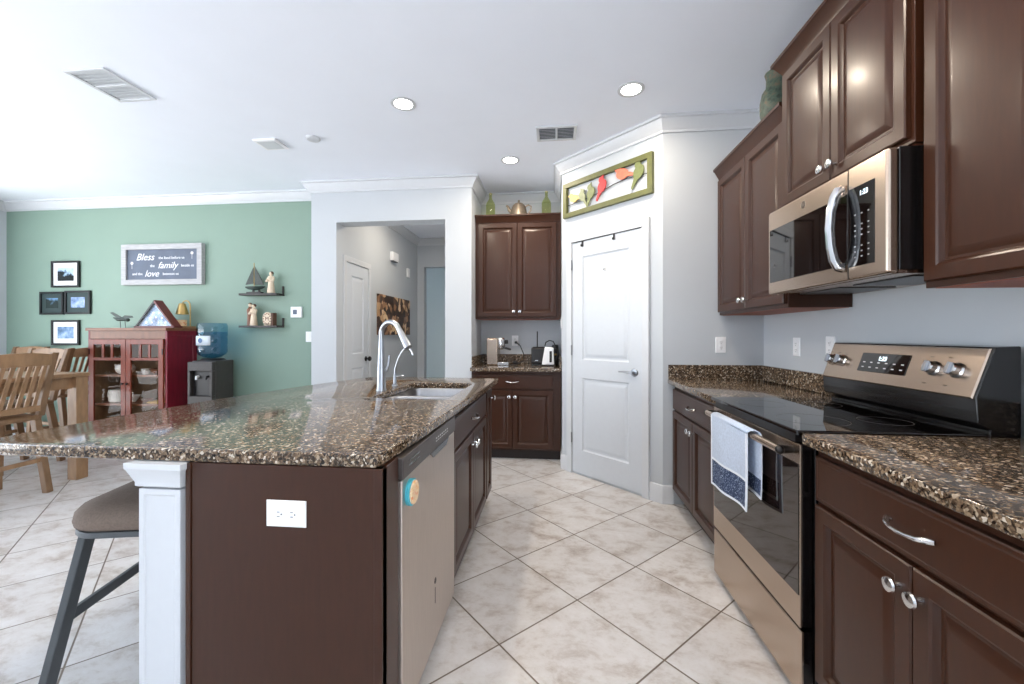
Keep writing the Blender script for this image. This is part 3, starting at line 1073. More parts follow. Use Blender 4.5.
# ================================================================== CEILING FIXTURES
def downlight(x, y, label, group=None):
    t = thing('recessed_downlight', label, 'ceiling light', (x, y, CE - .006), 0, group)
    build('trim_ring', MB().lathe([(.085, .006), (.085, .002), (.075, 0), (.062, .002), (.062, .006)], 36), 'trim', t)
    build('lens', MB().lathe([(.062, .003), (.0, .003)], 32), 'lamp', t)
    ld = bpy.data.lights.new('downlight_beam', 'AREA')
    ld.shape = 'DISK'
    ld.size = .12
    ld.energy = LAMP_W
    ld.color = (1.0, .86, .69)
    lo = bpy.data.objects.new('downlight_beam', ld)
    lo.location = (0, 0, -.004)
    COL.objects.link(lo)
    lo.parent = t
    return t


downlight(-1.03, 2.73, 'lit round downlight in the ceiling above the island')
downlight(.49, 2.72, 'lit round downlight in the ceiling near the upper right cabinets')
downlight(-.40, 3.71, 'lit round downlight nearest the back nook')
downlight(-1.62, 5.0, 'unseen round downlight added in the hall ceiling to brighten it')  # unseen lamp added to lift the dim hall
downlight(.49, 1.0, 'unseen downlight added over the walkway beside the camera', 'added fill downlights over the near kitchen')  # extra lamp out of view, added for fill by the camera
downlight(-1.03, 1.0, 'unseen downlight added over the near end of the island', 'added fill downlights over the near kitchen')  # extra lamp out of view, added for fill over the island


def vent(label, x0, x1, y0, y1, cells, dark, th=.012, slat_n=7, along='x'):
    t = thing('ceiling_vent', label, 'vent', ((x0 + x1) / 2, (y0 + y1) / 2, CE - th))
    w, d = (x1 - x0) / 2, (y1 - y0) / 2
    fr = MB()
    b = .022
    fr.box(-w, w, -d, -d + b, 0, th).box(-w, w, d - b, d, 0, th).box(-w, -w + b, -d + b, d - b, 0, th).box(w - b, w, -d + b, d - b, 0, th)
    if cells == 2 and along == 'x':
        fr.box(-.008, .008, -d + b, d - b, 0, th)
    if cells == 2 and along == 'y':
        fr.box(-w + b, w - b, -.008, .008, 0, th)
    build('frame', fr, 'trim', t, bev=.002)
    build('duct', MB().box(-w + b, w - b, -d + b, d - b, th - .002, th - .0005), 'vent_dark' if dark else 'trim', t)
    for k in range(slat_n):
        yy = -d + b + (k + .5) * (2 * d - 2 * b) / slat_n
        build('slat', MB().at(0, yy, th * .5, rx=.6 if dark else .2).box(-w + b, w - b, -.004 if dark else -.011, .004 if dark else .011, -.0008, .0008), 'trim', t)
    return t


vent('small white ceiling vent with dark louvres near the pantry', -.14, .17, 3.13, 3.36, 2, True, slat_n=8)
vent('long white two-panel ceiling vent at upper left', -2.92, -2.65, 2.17, 2.50, 2, False, along='y', slat_n=10)
cs = thing('ceiling_box', 'white square grille box on the ceiling toward the dining area', 'grille', (-2.33, 3.18, CE - .018))
build('housing', MB().box(-.10, .10, -.09, .09, 0, .018), 'white', cs, bev=.008)
build('grille', MB().box(-.075, .075, -.065, .065, -.003, .001), 'trim', cs, bev=.002)
tag(build('smoke_detector', MB().lathe([(.055, .02), (.055, .012), (.046, .003), (.03, 0), (0, 0)], 28), 'trim', None, (-1.93, 3.13, CE - .02)), 'small round white detector on the ceiling right of the square box', 'detector')

# ================================================================== STOOL
stl = thing('counter_stool', 'backless counter stool with brown fabric seat beside the white column', 'stool', (-1.425, 1.43, 0), math.radians(12))
prof = []
sp = rrect(-.235, .235, -.235, .235, .13, 6)
mb = MB()
rings = []
for k, z in ((.93, .598), (.985, .606), (1.0, .625), (.985, .645), (.93, .662), (.78, .676), (.5, .685), (.2, .688)):
    rings.append([mb.v(x * k, y * k, z) for x, y in sp])
for A, B in zip(rings, rings[1:]):
    for k in range(len(A)):
        mb.f([A[k], A[(k + 1) % len(A)], B[(k + 1) % len(A)], B[k]])
mb.f(rings[0][::-1]); mb.f(rings[-1])
st_ = build('seat', mb, 'fabric', stl, sharp=60)
mb = MB().prism([(x * .97, y * .97) for x, y in sp], .578, .598)
build('seat_base', mb, 'stoolmetal', stl, bev=.003)
for sx, sy in ((-1, -1), (1, -1), (1, 1), (-1, 1)):
    leg = MB()
    leg.bar((sx * .17, sy * .17, .578), (sx * .265, sy * .235, 0), .045, .024, (1, 0, 0))
    build('leg', leg, 'stoolmetal', stl, bev=.004)
def lp(sx, sy, z):
    u = 1 - z / .578
    return (sx * (.17 + .095 * u), sy * (.17 + .065 * u), z)
for a, b in (((1, -1), (1, 1)), ((-1, 1), (-1, -1))):
    build('rung', MB().bar(lp(*a, .31), lp(*b, .31), .016, .034), 'stoolmetal', stl, bev=.002)

# ================================================================== DINING SET
tb = thing('dining_table', 'oak counter-height dining table at the left edge', 'table', (-4.95, 2.70, 0))
build('tabletop', MB().box(-.92, .92, -.50, .50, .880, .912), 'oak', tb, bev=.005)
build('apron', MB().box(-.86, .86, -.44, -.418, .78, .88).box(-.86, .86, .418, .44, .78, .88).box(-.86, -.838, -.418, .418, .78, .88).box(.838, .86, -.418, .418, .78, .88), 'oak', tb, bev=.002)
for sx in (-1, 1):
    for sy in (-1, 1):
        build('leg', MB().box(sx * .86 - .045, sx * .86 + .045, sy * .45 - .045, sy * .45 + .045, 0, .88), 'oak', tb, bev=.004)


def chair_proto():
    t = thing('dining_chair', '', 'chair', (0, 0, 0))
    # faces +y locally; back at -y
    mb = MB()
    rings = []
    for z, k in ((.575, .97), (.585, 1), (.605, 1), (.612, .97)):
        rings.append([mb.v(x * k, y * k, z - (.008 if z > .6 and abs(x) < .1 else 0)) for x, y in rrect(-.225, .225, -.20, .22, .04, 4)])
    for A, B in zip(rings, rings[1:]):
        for k in range(len(A)):
            mb.f([A[k], A[(k + 1) % len(A)], B[(k + 1) % len(A)], B[k]])
    mb.f(rings[0][::-1]); mb.f(rings[-1])
    build('seat', mb, 'oak_d', t, sharp=50)
    for sx in (-1, 1):
        build('leg', MB().bar((sx * .19, .185, .578), (sx * .205, .205, 0), .042, .042, (0, 1, 0)), 'oak', t, bev=.004)
        # rear leg rises into the back post
        build('leg', MB().bar((sx * .19, -.165, .578), (sx * .205, -.255, 0), .042, .050, (0, 1, 0)), 'oak_d', t, bev=.004)
        pp = MB()
        prev = None
        for k in range(8):
            u = k / 7
            z = .60 + .50 * u
            y = -.185 - .10 * u - .03 * u * u
            ring = [pp.v(sx * .205 + a * .022, y + b * .018, z) for a, b in ((-1, -1), (1, -1), (1, 1), (-1, 1))]
            if prev:
                for q in range(4):
                    pp.f([prev[q], prev[(q + 1) % 4], ring[(q + 1) % 4], ring[q]])
            else:
                pp.f(ring[::-1])
            prev = ring
        pp.f(prev)
        build('back_post', pp, 'oak_d', t, bev=.006)
    rl = MB()
    n = 10
    A = []
    for k in range(n + 1):
        u = k / n * 2 - 1
        x = u * .19
        bow = -.025 * (1 - u * u)
        top = 1.085 + .018 * (1 - u * u)
        A.append([rl.v(x, -.302 + bow + a, z) for a, z in ((-.011, 1.0), (.011, 1.0), (.004, top), (-.018, top))])
    for P_, Q_ in zip(A, A[1:]):
        for q in range(4):
            rl.f([P_[q], P_[(q + 1) % 4], Q_[(q + 1) % 4], Q_[q]])
    rl.f(A[0][::-1]); rl.f(A[-1])
    build('top_rail', rl, 'oak', t, bev=.003)
    build('lower_rail', MB().bar((-.19, -.205, .665), (.19, -.205, .665), .024, .045), 'oak', t, bev=.003)
    for k in range(7):
        x = -.15 + k * .05
        u = k / 3 - 1
        bow = -.025 * (1 - (x / .19) ** 2)
        build('slat', MB().bar((x, -.207, .68), (x, -.302 + bow, 1.005), .026, .011, (0, 1, 0)), 'oak', t, bev=.002)
    for a, b, z in (((-.198, .195), (.198, .195), .22), ((-.198, .195), (-.198, -.215), .30), ((.198, .195), (.198, -.215), .30), ((-.198, -.215), (.198, -.215), .26)):
        build('stretcher', MB().bar((a[0], a[1], z), (b[0], b[1], z), .02, .032), 'oak', t, bev=.002)
    return t


def dup(root, loc, rz):
    r = root.copy()
    COL.objects.link(r)
    r.location = loc
    r.rotation_euler = (0, 0, rz)
    for ch in root.children:
        c = ch.copy()
        COL.objects.link(c)
        c.parent = r
        for g in ch.children:
            d = g.copy()
            COL.objects.link(d)
            d.parent = c
    return r


ch0 = chair_proto()
CH = [((-4.215, 2.64, 0), PI / 2, 'oak slat-back dining chair nearest the camera at the left edge'),
      ((-5.03, 3.32, 0), PI, 'oak dining chair just behind the nearest chair, across the table'),
      ((-6.02, 3.86, 0), PI, 'oak dining chair furthest back, below the framed pictures'),
      ((-5.35, 4.03, 0), PI / 2, 'oak slat-back chair squeezed beside the red display cabinet')]
for k, (l_, a_, lab) in enumerate(CH):
    o = ch0 if k == 0 else dup(ch0, l_, a_)
    o.location = l_
    o.rotation_euler = (0, 0, a_)
    tag(o, lab, 'chair', 'dining chairs')

# ================================================================== DISPLAY CABINET
hc = thing('display_cabinet', 'red and brown wooden display cabinet with two glass doors', 'cabinet', (-4.965, 3.92, 0))
HW, HD, HH = .93, .36, 1.31
build('side_panel', MB().box(0, .022, 0, HD, .06, HH - .03).box(0, .04, 0, .04, 0, .06).box(0, .04, HD - .04, HD, 0, .06), 'redside', hc, bev=.002)
build('side_panel', MB().panel(0, HD, .06, HH - .03, 0, [(0, 0), (.045, 0), (.05, .006), (.06, .006)], .022).box(0, .04, 0, .04, 0, .06).box(HD - .04, HD, 0, .04, 0, .06), 'redside', hc, (HW, 0, 0), PI / 2, label='deep red side panel')
build('back_panel', MB().box(.022, HW - .022, HD - .012, HD, .06, HH - .03), 'oak_d', hc)
build('inner_lining', MB().box(.022, .026, .022, HD - .012, .112, HH - .03).box(HW - .026, HW - .022, .022, HD - .012, .112, HH - .03), 'oak_d', hc)
build('top_board', MB().box(-.006, HW + .012, -.025, HD, HH - .03, HH), 'cherry', hc, bev=.004)
build('bottom_board', MB().box(.022, HW - .022, .01, HD - .012, .09, .112), 'cherry', hc)
build('plinth', MB().box(.022, HW - .022, .004, .02, .03, .12), 'redside', hc)
build('frieze', MB().box(.022, HW - .022, .002, .02, 1.195, HH - .03), 'cherry', hc)
SH = (.112, .50, .80, .985)
for z in (.48, .79):
    build('shelf', MB().box(.024, HW - .024, .03, HD - .014, z, z + .02), 'cherry', hc)
for k in range(2):
    a = .03 + k * .437
    b = a + .432
    z0, z1 = .125, 1.19
    fm = MB()
    s_ = .055
    fm.box(a, a + s_, -.018, .0, z0, z1).box(b - s_, b, -.018, 0, z0, z1).box(a + s_, b - s_, -.018, 0, z0, z0 + .075).box(a + s_, b - s_, -.018, 0, z1 - .055, z1)
    fm.box(a + s_, b - s_, -.018, 0, .965, .995)
    for q in (1, 2):
        x = a + s_ + (b - a - 2 * s_) * q / 3
        fm.box(x - .014, x + .014, -.016, -.002, .995, z1 - .055)
    dr_ = build('door', fm, 'cherry_door', hc, bev=.002)
    build('pane', MB().box(a + s_, b - s_, -.010, -.007, z0 + .075, z1 - .055), 'pane', dr_)
    hxx = a + .006 if k == 0 else b - .006
    for z in (.25, 1.06):
        build('hinge', MB().box(hxx - .006, hxx + .006, -.021, -.017, z - .03, z + .03), 'darkmetal', dr_)
    build('knob', MB().lathe([(.006, -.018), (.006, -.026), (.012, -.032), (.009, -.04), (0, -.041)], 14, 'y', (b - .026 if k == 0 else a + .026, 0, .72)), 'darkmetal', dr_)


def lathe_thing(name, label, cat, prof, m, loc, group=None, n=24):
    return tag(build(name, MB().lathe(prof, n), m, None, loc, sharp=50), label, cat, group)


hx0, hy0 = -4.965, 3.92
def mug(label, x, y, z, r, h, m):
    t = thing('mug', label, 'mug', (x, y, z))
    build('cup', MB().lathe([(r * .8, 0), (r, h * .1), (r, h), (r * .92, h), (r * .9, h * .1), (0, h * .08)], 22), m, t)
    build('handle', MB().tube([(-r * .95, 0, h * .8), (-r * 1.5, 0, h * .75), (-r * 1.6, 0, h * .45), (-r * .95, 0, h * .2)], r * .13, 8), m, t)
mug('white mug on the lower shelf behind the left cabinet door', hx0 + .165, hy0 + .14, .50, .062, .135, 'ceramic')
lathe_thing('bowl', 'white bowl beside the mug on the lower left shelf', 'bowl', [(.03, 0), (.035, .01), (.075, .07), (.07, .07), (.03, .015), (0, .014)], 'ceramic', (hx0 + .345, hy0 + .16, .50))
t = thing('teapot', 'squat white teapot on the upper shelf behind the left door', 'teapot', (hx0 + .27, hy0 + .15, .81))
build('pot', MB().lathe([(.05, 0), (.08, .03), (.088, .06), (.07, .10), (.03, .115), (.01, .125), (.012, .14), (0, .145)], 24), 'ceramic', t)
build('spout', MB().tube([(-.075, 0, .05), (-.11, 0, .07), (-.125, 0, .10)], [.018, .012, .009], 10), 'ceramic', t)
lathe_thing('vase', 'brown ceramic vase on the lower shelf behind the right door', 'vase', [(.06, 0), (.085, .05), (.085, .12), (.06, .19), (.065, .205), (.055, .205), (.05, .19), (0, .02)], 'brownclay', (hx0 + .765, hy0 + .20, .50))
lathe_thing('dish', 'ochre dish in front of the brown vase', 'dish', [(.05, 0), (.095, .02), (.09, .025), (.05, .008), (0, .008)], 'yellow', (hx0 + .735, hy0 + .085, .50))
lathe_thing('bowl', 'small brown bowl left of the ochre dish', 'bowl', [(.03, 0), (.06, .045), (.055, .045), (.028, .01), (0, .01)], 'brownclay', (hx0 + .57, hy0 + .12, .50))
lathe_thing('bowl', 'reddish bowl on the upper shelf behind the right door', 'bowl', [(.035, 0), (.075, .06), (.07, .06), (.03, .012), (0, .012)], 'brownclay', (hx0 + .66, hy0 + .15, .81))
lathe_thing('cup', 'small white cup at the left of the upper right shelf', 'cup', [(.028, 0), (.042, .06), (.038, .06), (.026, .008), (0, .008)], 'ceramic', (hx0 + .54, hy0 + .13, .81))
lathe_thing('jar', 'tall white jar at the right of the upper right shelf', 'jar', [(.04, 0), (.045, .01), (.045, .15), (.03, .16), (.03, .18), (0, .185)], 'ceramic', (hx0 + .82, hy0 + .17, .81))
lathe_thing('platter', 'white platter lying at the bottom behind the left door', 'platter', [(.08, 0), (.15, .02), (.145, .026), (.08, .008), (0, .008)], 'ceramic', (hx0 + .26, hy0 + .17, .112))
lathe_thing('platter', 'white platter lying at the bottom behind the right door', 'platter', [(.08, 0), (.15, .02), (.145, .026), (.08, .008), (0, .008)], 'ceramic', (hx0 + .67, hy0 + .17, .112))

# on top of the display cabinet
fcz = thing('flag_case', 'triangular wooden case holding a folded flag on the display cabinet', 'flag case', (-4.27, 4.045, HH))
hw_, hh_ = .24, .30
b = .022
build('base_rail', MB().box(-hw_, hw_, -.05, .05, 0, b), 'flagcase', fcz, bev=.002)
def slope(sx):
    return MB().prism([(sx * hw_, 0.001), (sx * (hw_ - .035), b), (0, hh_ - .03), (0, hh_)], -.05, .05, 'y')
build('side_rail', slope(-1), 'frame_k', fcz)
build('side_rail', slope(1), 'flagcase', fcz)
fl = build('folded_flag', MB().prism([(-hw_ + .036, b), (hw_ - .036, b), (0, hh_ - .032)], -.025, .045, 'y'), 'flagblue', fcz)
stars = MB()
for cx, cz in ((-.12, .06), (-.05, .06), (.03, .06), (.11, .06), (-.07, .11), (.0, .115), (.07, .11), (-.03, .165), (.035, .165)):
    pts = []
    for k in range(10):
        r = .017 if k % 2 == 0 else .007
        pts.append((cx + r * math.sin(k * PI / 5), cz + r * math.cos(k * PI / 5)))
    stars.prism(pts, -.0268, -.0248, 'y')
build('stars', stars, 'white', fl)
build('glass_front', MB().prism([(-hw_ + .034, b), (hw_ - .034, b), (0, hh_ - .03)], -.046, -.043, 'y'), 'glass', fcz)

ap = thing('bird_figurine', 'dark green winged figurine on thin legs, on the display cabinet', 'figurine', (-4.73, 4.06, HH))
build('body', MB().tube([(-.10, 0, .115), (-.04, 0, .095), (.03, 0, .10), (.07, 0, .085)], [.006, .020, .022, .008], 10).sphere((.075, 0, .09), .02), 'darkgreen', ap)
build('wing', MB().prism([(-.13, .17), (-.10, .175), (.02, .115), (0, .10), (-.05, .115)], -.012, -.004, 'y'), 'darkgreen', ap)
build('wing', MB().prism([(.0, .11), (.05, .14), (.13, .135), (.15, .115), (.08, .105), (.02, .095)], -.012, -.004, 'y'), 'darkgreen', ap)
for sx in (-.02, .04):
    build('leg', MB().tube([(sx, 0, .09), (sx + .01, 0, 0)], .003, 6), 'darkmetal', ap)

lm = thing('candle_warmer_lamp', 'small brass arched lamp with hanging shade on the display cabinet', 'lamp', (-4.095, 4.20, HH))
build('base', MB().box(-.10, .07, -.06, .06, 0, .022), 'oak', lm, bev=.004)
build('arm', MB().tube([(.055, 0, .02), (.055, 0, .24), (.05, 0, .275), (.028, 0, .302), (0, 0, .308), (-.03, 0, .295), (-.042, 0, .275)], .006, 10), 'brass', lm)
build('shade', MB().lathe([(.018, .28), (.030, .275), (.062, .155), (.058, .155), (.027, .27), (0, .276)], 28, 'z', (-.042, 0, 0)), 'brass', lm)
cj = thing('candle_jar', 'short orange and white candle jar beneath the brass lamp shade', 'candle', (-4.142, 4.20, HH + .022))
build('jar', MB().lathe([(.042, 0), (.045, .006), (.045, .07), (.040, .07), (.040, .008), (0, .008)], 24), 'orange', cj)
build('wax', MB().lathe([(.0395, .009), (.0395, .052), (0, .052)], 24), 'cream', cj)

# ================================================================== WATER DISPENSER
wd_ = thing('water_dispenser', 'dark grey floor water dispenser right of the red cabinet', 'water dispenser', (-3.655, 4.08, 0))
build('body', MB().box(-.14, .14, -.12, .12, 0, .965), 'grey', wd_, bev=.012, seg=3)
build('front_panel', MB().box(-.14, .14, -.17, -.119, 0.02, .60).box(-.14, .14, -.17, -.119, .86, .955).box(-.14, -.11, -.17, -.119, .60, .86).box(.11, .14, -.17, -.119, .60, .86), 'grey', wd_, bev=.006)
build('alcove', MB().box(-.11, .11, -.125, -.118, .60, .86), 'blackplastic', wd_)
for sx in (-.055, .055):
    build('spigot', MB().tube([(sx, -.118, .80), (sx, -.15, .80), (sx, -.155, .77)], [.014, .012, .010], 10), 'white' if sx < 0 else 'blackplastic', wd_)
build('collar', MB().lathe([(.12, .965), (.10, .985), (.09, .985)], 28), 'blackplastic', wd_)
wb = thing('water_bottle', 'large blue water bottle upside down on the dispenser', 'water bottle', (-3.665, 4.08, .986))
wb.scale = (.93, .93, 1.0)
build('bottle', MB().lathe([(.04, 0), (.09, .012), (.135, .04), (.15, .07), (.15, .13), (.144, .14), (.15, .15), (.15, .22), (.144, .23), (.15, .24), (.15, .35), (.14, .375), (0, .378)], 36), 'water', wb)
build('water', MB().lathe([(.03, .004), (.088, .016), (.132, .045), (.1465, .075), (.1405, .14), (.1465, .16), (.1405, .23), (.1465, .25), (.1465, .28), (0, .28)], 36), 'water', wb)
lb = MB()
nn = 10
A = []
for k in range(nn + 1):
    a = math.radians(-135 + k * 8)
    A.append((lb.v(.1512 * math.cos(a), .1512 * math.sin(a), .14), lb.v(.1512 * math.cos(a), .1512 * math.sin(a), .24)))
for p_, q_ in zip(A, A[1:]):
    lb.f([p_[0], q_[0], q_[1], p_[1]])
lo_ = build('label', lb, 'label', wb, norm=False)
s2 = lo_.modifiers.new('solid', 'SOLIDIFY')
s2.thickness = .001
a = math.radians(-95)
build('label_emblem', MB().at(.1515 * math.cos(a), .1515 * math.sin(a), .19, rz=a + PI / 2).lathe([(.026, 0), (.026, -.003), (0, -.003)], 20, 'y'), 'blue', lo_)

# ================================================================== GREEN WALL
def framed(label, x0, x1, z0, z1, matt, art, fw=.022, mt=.055, group='framed pictures on the green wall', th=.025):
    t = thing('picture_frame', label, 'picture', ((x0 + x1) / 2, YG, (z0 + z1) / 2), 0, group)
    w, h = (x1 - x0) / 2, (z1 - z0) / 2
    fm = MB().box(-w, w, -th, 0, -h, -h + fw).box(-w, w, -th, 0, h - fw, h).box(-w, -w + fw, -th, 0, -h + fw, h - fw).box(w - fw, w, -th, 0, -h + fw, h - fw)
    build('frame', fm, 'frame_k', t, bev=.002)
    build('mat_board', MB().box(-w + fw, w - fw, -.012, -.002, -h + fw, h - fw), matt, t)
    build('photo_print', MB().box(-w + fw + mt, w - fw - mt, -.0135, -.0119, -h + fw + mt, h - fw - mt), art, t)
    return t


p1 = picture_mat('print_ruin', .12, S(176, 200, 224), S(34, 38, 40), S(90, 110, 130), 14)
p2 = picture_mat('print_valley', .135, S(120, 164, 214), S(40, 52, 50), S(80, 104, 120), 7)
p3 = blotch('print_branches', [(0.3, S(70, 92, 130)), (0.5, S(140, 164, 204)), (0.7, S(196, 208, 230))], 15, .2)
p4 = blotch('print_waterfall', [(0.3, S(60, 80, 104)), (0.5, S(120, 150, 184)), (0.7, S(190, 208, 226))], 11, .2)
framed('black framed picture of dark trees with white mat, topmost of four', -5.915, -5.545, 1.795, 2.105, 'mat_w', p1)
framed('black framed dusky valley picture, left of the middle pair', -6.070, -5.755, 1.475, 1.745, 'mat_d', p2)
framed('black framed pale blue branches picture, right of the middle pair', -5.735, -5.400, 1.480, 1.755, 'mat_d', p3)
framed('black framed blue waterfall picture with white mat, lowest of four', -5.915, -5.545, 1.115, 1.41, 'mat_w', p4)

sg = thing('wall_sign', 'whitewashed wooden sign with white lettering on slate board', 'sign', (-4.455, YG, 2.04))
w, h, fw = .505, .232, .06
build('frame', MB().box(-w, w, -.05, 0, -h, -h + fw).box(-w, w, -.05, 0, h - fw, h).box(-w, -w + fw, -.05, 0, -h + fw, h - fw).box(w - fw, w, -.05, 0, -h + fw, h - fw), 'signframe', sg, bev=.002)
bd = build('board', MB().box(-w + fw, w - fw, -.030, -.005, -h + fw, h - fw), 'slate', sg)
tx = MB()
tx.text('Bless', .112, (-.22, -.031, .085), .001, .35).text('the food before us', .043, (.115, -.031, .075), .001)
build('lettering', tx, 'white', bd)
tx = MB()
tx.text('the', .043, (-.125, -.031, -.015), .001).text('family', .105, (.065, -.031, -.012), .001, .35).text('beside us', .043, (.315, -.031, -.015), .001)
build('lettering', tx, 'white', bd)
tx = MB()
tx.text('and the', .043, (-.315, -.031, -.105), .001).text('love', .105, (-.135, -.031, -.105), .001, .35).text('between us', .043, (.105, -.031, -.108), .001)
build('lettering', tx, 'white', bd)
dn = MB()
for cx, cz in ((-.385, .02), (.37, .125)):
    dn.lathe([(.018, -.0305), (.018, -.032), (0, -.032)], 12, 'y', (cx, 0, cz)).box(cx - .002, cx + .002, -.032, -.0305, cz - .065, cz - .015)
build('dandelion_motif', dn, 'mark', bd)


def wall_shelf(label, z):
    t = thing('wall_shelf', label, 'shelf', (-3.245, YG, z), 0, 'wall shelves on the green wall')
    build('board', MB().box(-.190, .255, -.13, -.0005, -.022, 0), 'shelfdark', t, bev=.002)
    build('end_stop', MB().box(.240, .255, -.022, -.0005, 0, .085), 'shelfdark', t, bev=.002)
    return t


wall_shelf('dark wall shelf holding the sailboat, upper of the two', 1.690)
wall_shelf('dark wall shelf holding the oval plaque, lower of the two', 1.338)
sb = thing('model_sailboat', 'small bronze and green model sailboat on the upper shelf', 'model boat', (-3.30, YG - .068, 1.690))
build('stand', MB().box(-.075, .095, -.025, .025, 0, .018).box(-.02, .0, -.008, .008, .018, .04).box(.05, .07, -.008, .008, .018, .04), 'shelfdark', sb, bev=.002)
hu = MB()
rings = []
for x, ww, dd_ in ((-.105, .004, .012), (-.07, .02, .03), (0, .03, .042), (.06, .026, .038), (.10, .014, .026), (.13, .002, .008)):
    rings.append([hu.v(x, -ww, .080), hu.v(x, -ww * .6, .080 - dd_ * .7), hu.v(x, 0, .080 - dd_), hu.v(x, ww * .6, .080 - dd_ * .7), hu.v(x, ww, .080)])
for A, B in zip(rings, rings[1:]):
    for q in range(5):
        hu.f([A[q], A[(q + 1) % 5], B[(q + 1) % 5], B[q]])
hu.f(rings[0]); hu.f(rings[-1])
build('hull', hu, 'darkgreen', sb)
build('mast', MB().tube([(0, 0, .07), (0, 0, .34)], .0035, 8), 'brass', sb)
def sail(pts):
    m_ = MB()
    m_.prism(pts, -.003, .003, 'y')
    return m_
build('mainsail', sail([(.006, .10), (.115, .098), (.09, .15), (.05, .23), (.008, .30)]), 'sail', sb)
build('jib', sail([(-.008, .11), (-.10, .10), (-.075, .155), (-.008, .29)]), 'sail', sb)


def figurine(label, x, z, h, two=False):
    t = thing('figurine', label, 'figurine', (x, YG - .066, z))
    k = h / .2
    build('body', MB().lathe([(.030 * k, 0), (.033 * k, .008 * k), (.026 * k, .07 * k), (.022 * k, .11 * k), (.030 * k, .14 * k), (.026 * k, .155 * k), (.010 * k, .165 * k), (.010 * k, .17 * k)], 20), 'cream', t)
    build('head', MB().sphere((0, 0, .182 * k), .016 * k, None, .019 * k), 'cream', t)
    build('hair', MB().sphere((.003 * k, .004 * k, .187 * k), .0168 * k, None, .0175 * k), 'brownhair', t)
    build('arm', MB().tube([(-.026 * k, -.005, .145 * k), (-.034 * k, -.02 * k, .11 * k), (-.005 * k, -.032 * k, .115 * k)], .008 * k, 8), 'cream', t)
    build('arm', MB().tube([(.026 * k, -.005, .145 * k), (.034 * k, -.02 * k, .115 * k), (.005 * k, -.032 * k, .125 * k)], .008 * k, 8), 'cream', t)
    if two:
        build('second_body', MB().lathe([(.024 * k, 0), (.025 * k, .01 * k), (.022 * k, .09 * k), (.028 * k, .15 * k), (.010 * k, .175 * k), (.010 * k, .18 * k)], 18, 'z', (-.042 * k, .006, 0)), 'brownclay', t)
        build('head', MB().sphere((-.040 * k, .004, .194 * k), .016 * k, None, .019 * k), 'cream', t)
        build('hair', MB().sphere((-.041 * k, .007, .199 * k), .0168 * k, None, .0175 * k), 'brownhair', t)
    return t


figurine('cream carved figure standing beside the model sailboat', -3.10, 1.690, .24)
figurine('cream carved couple embracing on the lower shelf', -3.305, 1.338, .235, True)
pq = thing('oval_plaque', 'cream oval keepsake plaque on the lower shelf', 'plaque', (-3.135, YG - .066, 1.338))
ov = [(.055 * math.cos(a), .075 + .072 * math.sin(a)) for a in [2 * PI * k / 28 for k in range(28)]]
build('face', MB().prism(ov, -.02, .005, 'y').box(-.035, .035, -.02, .02, 0, .02), 'cream', pq, bev=.003)
ri = MB()
for k in range(12):
    a = 2 * PI * k / 12
    ri.sphere((.042 * math.cos(a), -.021, .075 + .056 * math.sin(a)), .008, .004, .008, 8)
ri.text('M', .06, (0, -.021, .072), .001)
build('relief', ri, 'brownclay', pq)
build('backing_block', MB().box(.045, .072, -.02, .04, 0, .14), 'brownhair', pq, bev=.002)

th = thing('thermostat', 'white square thermostat with dark screen on the green wall', 'thermostat', (-2.84, YG, 1.487))
build('case', MB().box(-.065, .065, -.022, 0, -.06, .06), 'white', th, bev=.006)
build('screen', MB().box(-.035, .012, -.0235, -.0215, -.024, .026), 'slate', th)

# ================================================================== PANTRY WALL ART AND HOOKS
NR = -PI / 4
def on_diag(s, z, off=0.0):
    x, y = dg(s)
    return (x - off * .70711, y - off * .70711, z)
ba = thing('bird_wall_art', 'olive framed art of six colourful birds above the pantry door', 'wall art', on_diag(.493, 2.45), NR)
w, h, fw = .455, .155, .042
build('frame', MB().box(-w, w, -.032, 0, -h, -h + fw).box(-w, w, -.032, 0, h - fw, h).box(-w, -w + fw, -.032, 0, -h + fw, h - fw).box(w - fw, w, -.032, 0, -h + fw, h - fw), 'olive', ba, bev=.002)
build('branch', MB().tube([(-w + fw - .005, -.015, -.045), (-.22, -.015, -.035), (-.05, -.015, -.02), (.1, -.015, .01), (.22, -.015, .02), (w - fw + .005, -.015, .005)], .0035, 8), 'frame_k', ba)
BIRDM = [('yellow_bird', S(222, 190, 110)), ('sage_bird', S(140, 146, 112)), ('moss_bird', S(120, 128, 82)), ('red_bird', S(196, 56, 58)), ('coral_bird', S(224, 118, 92)), ('olive_bird', S(116, 124, 76))]
# each bird: tail, body, head and beak outlines; (x, z, size, turn, facing)
def bird_outline(turn, face):
    out = []
    body = [(.46 * math.cos(a), .34 * math.sin(a)) for a in [2 * PI * k / 20 for k in range(20)]]
    head = [(.36 + .21 * math.cos(a), .27 + .21 * math.sin(a)) for a in [2 * PI * k / 14 for k in range(14)]]
    beak = [(.53, .37), (.74, .25), (.55, .18)]
    tail = [(-.34, .14), (-1.0, .03), (-1.05, -.10), (-.30, -.16)]
    for poly in (tail, body, head, beak):
        q = []
        for x, z in poly:
            x2, z2 = x * math.cos(turn) - z * math.sin(turn), x * math.sin(turn) + z * math.cos(turn)
            q.append((face * x2, z2))
        out.append(q)
    return out


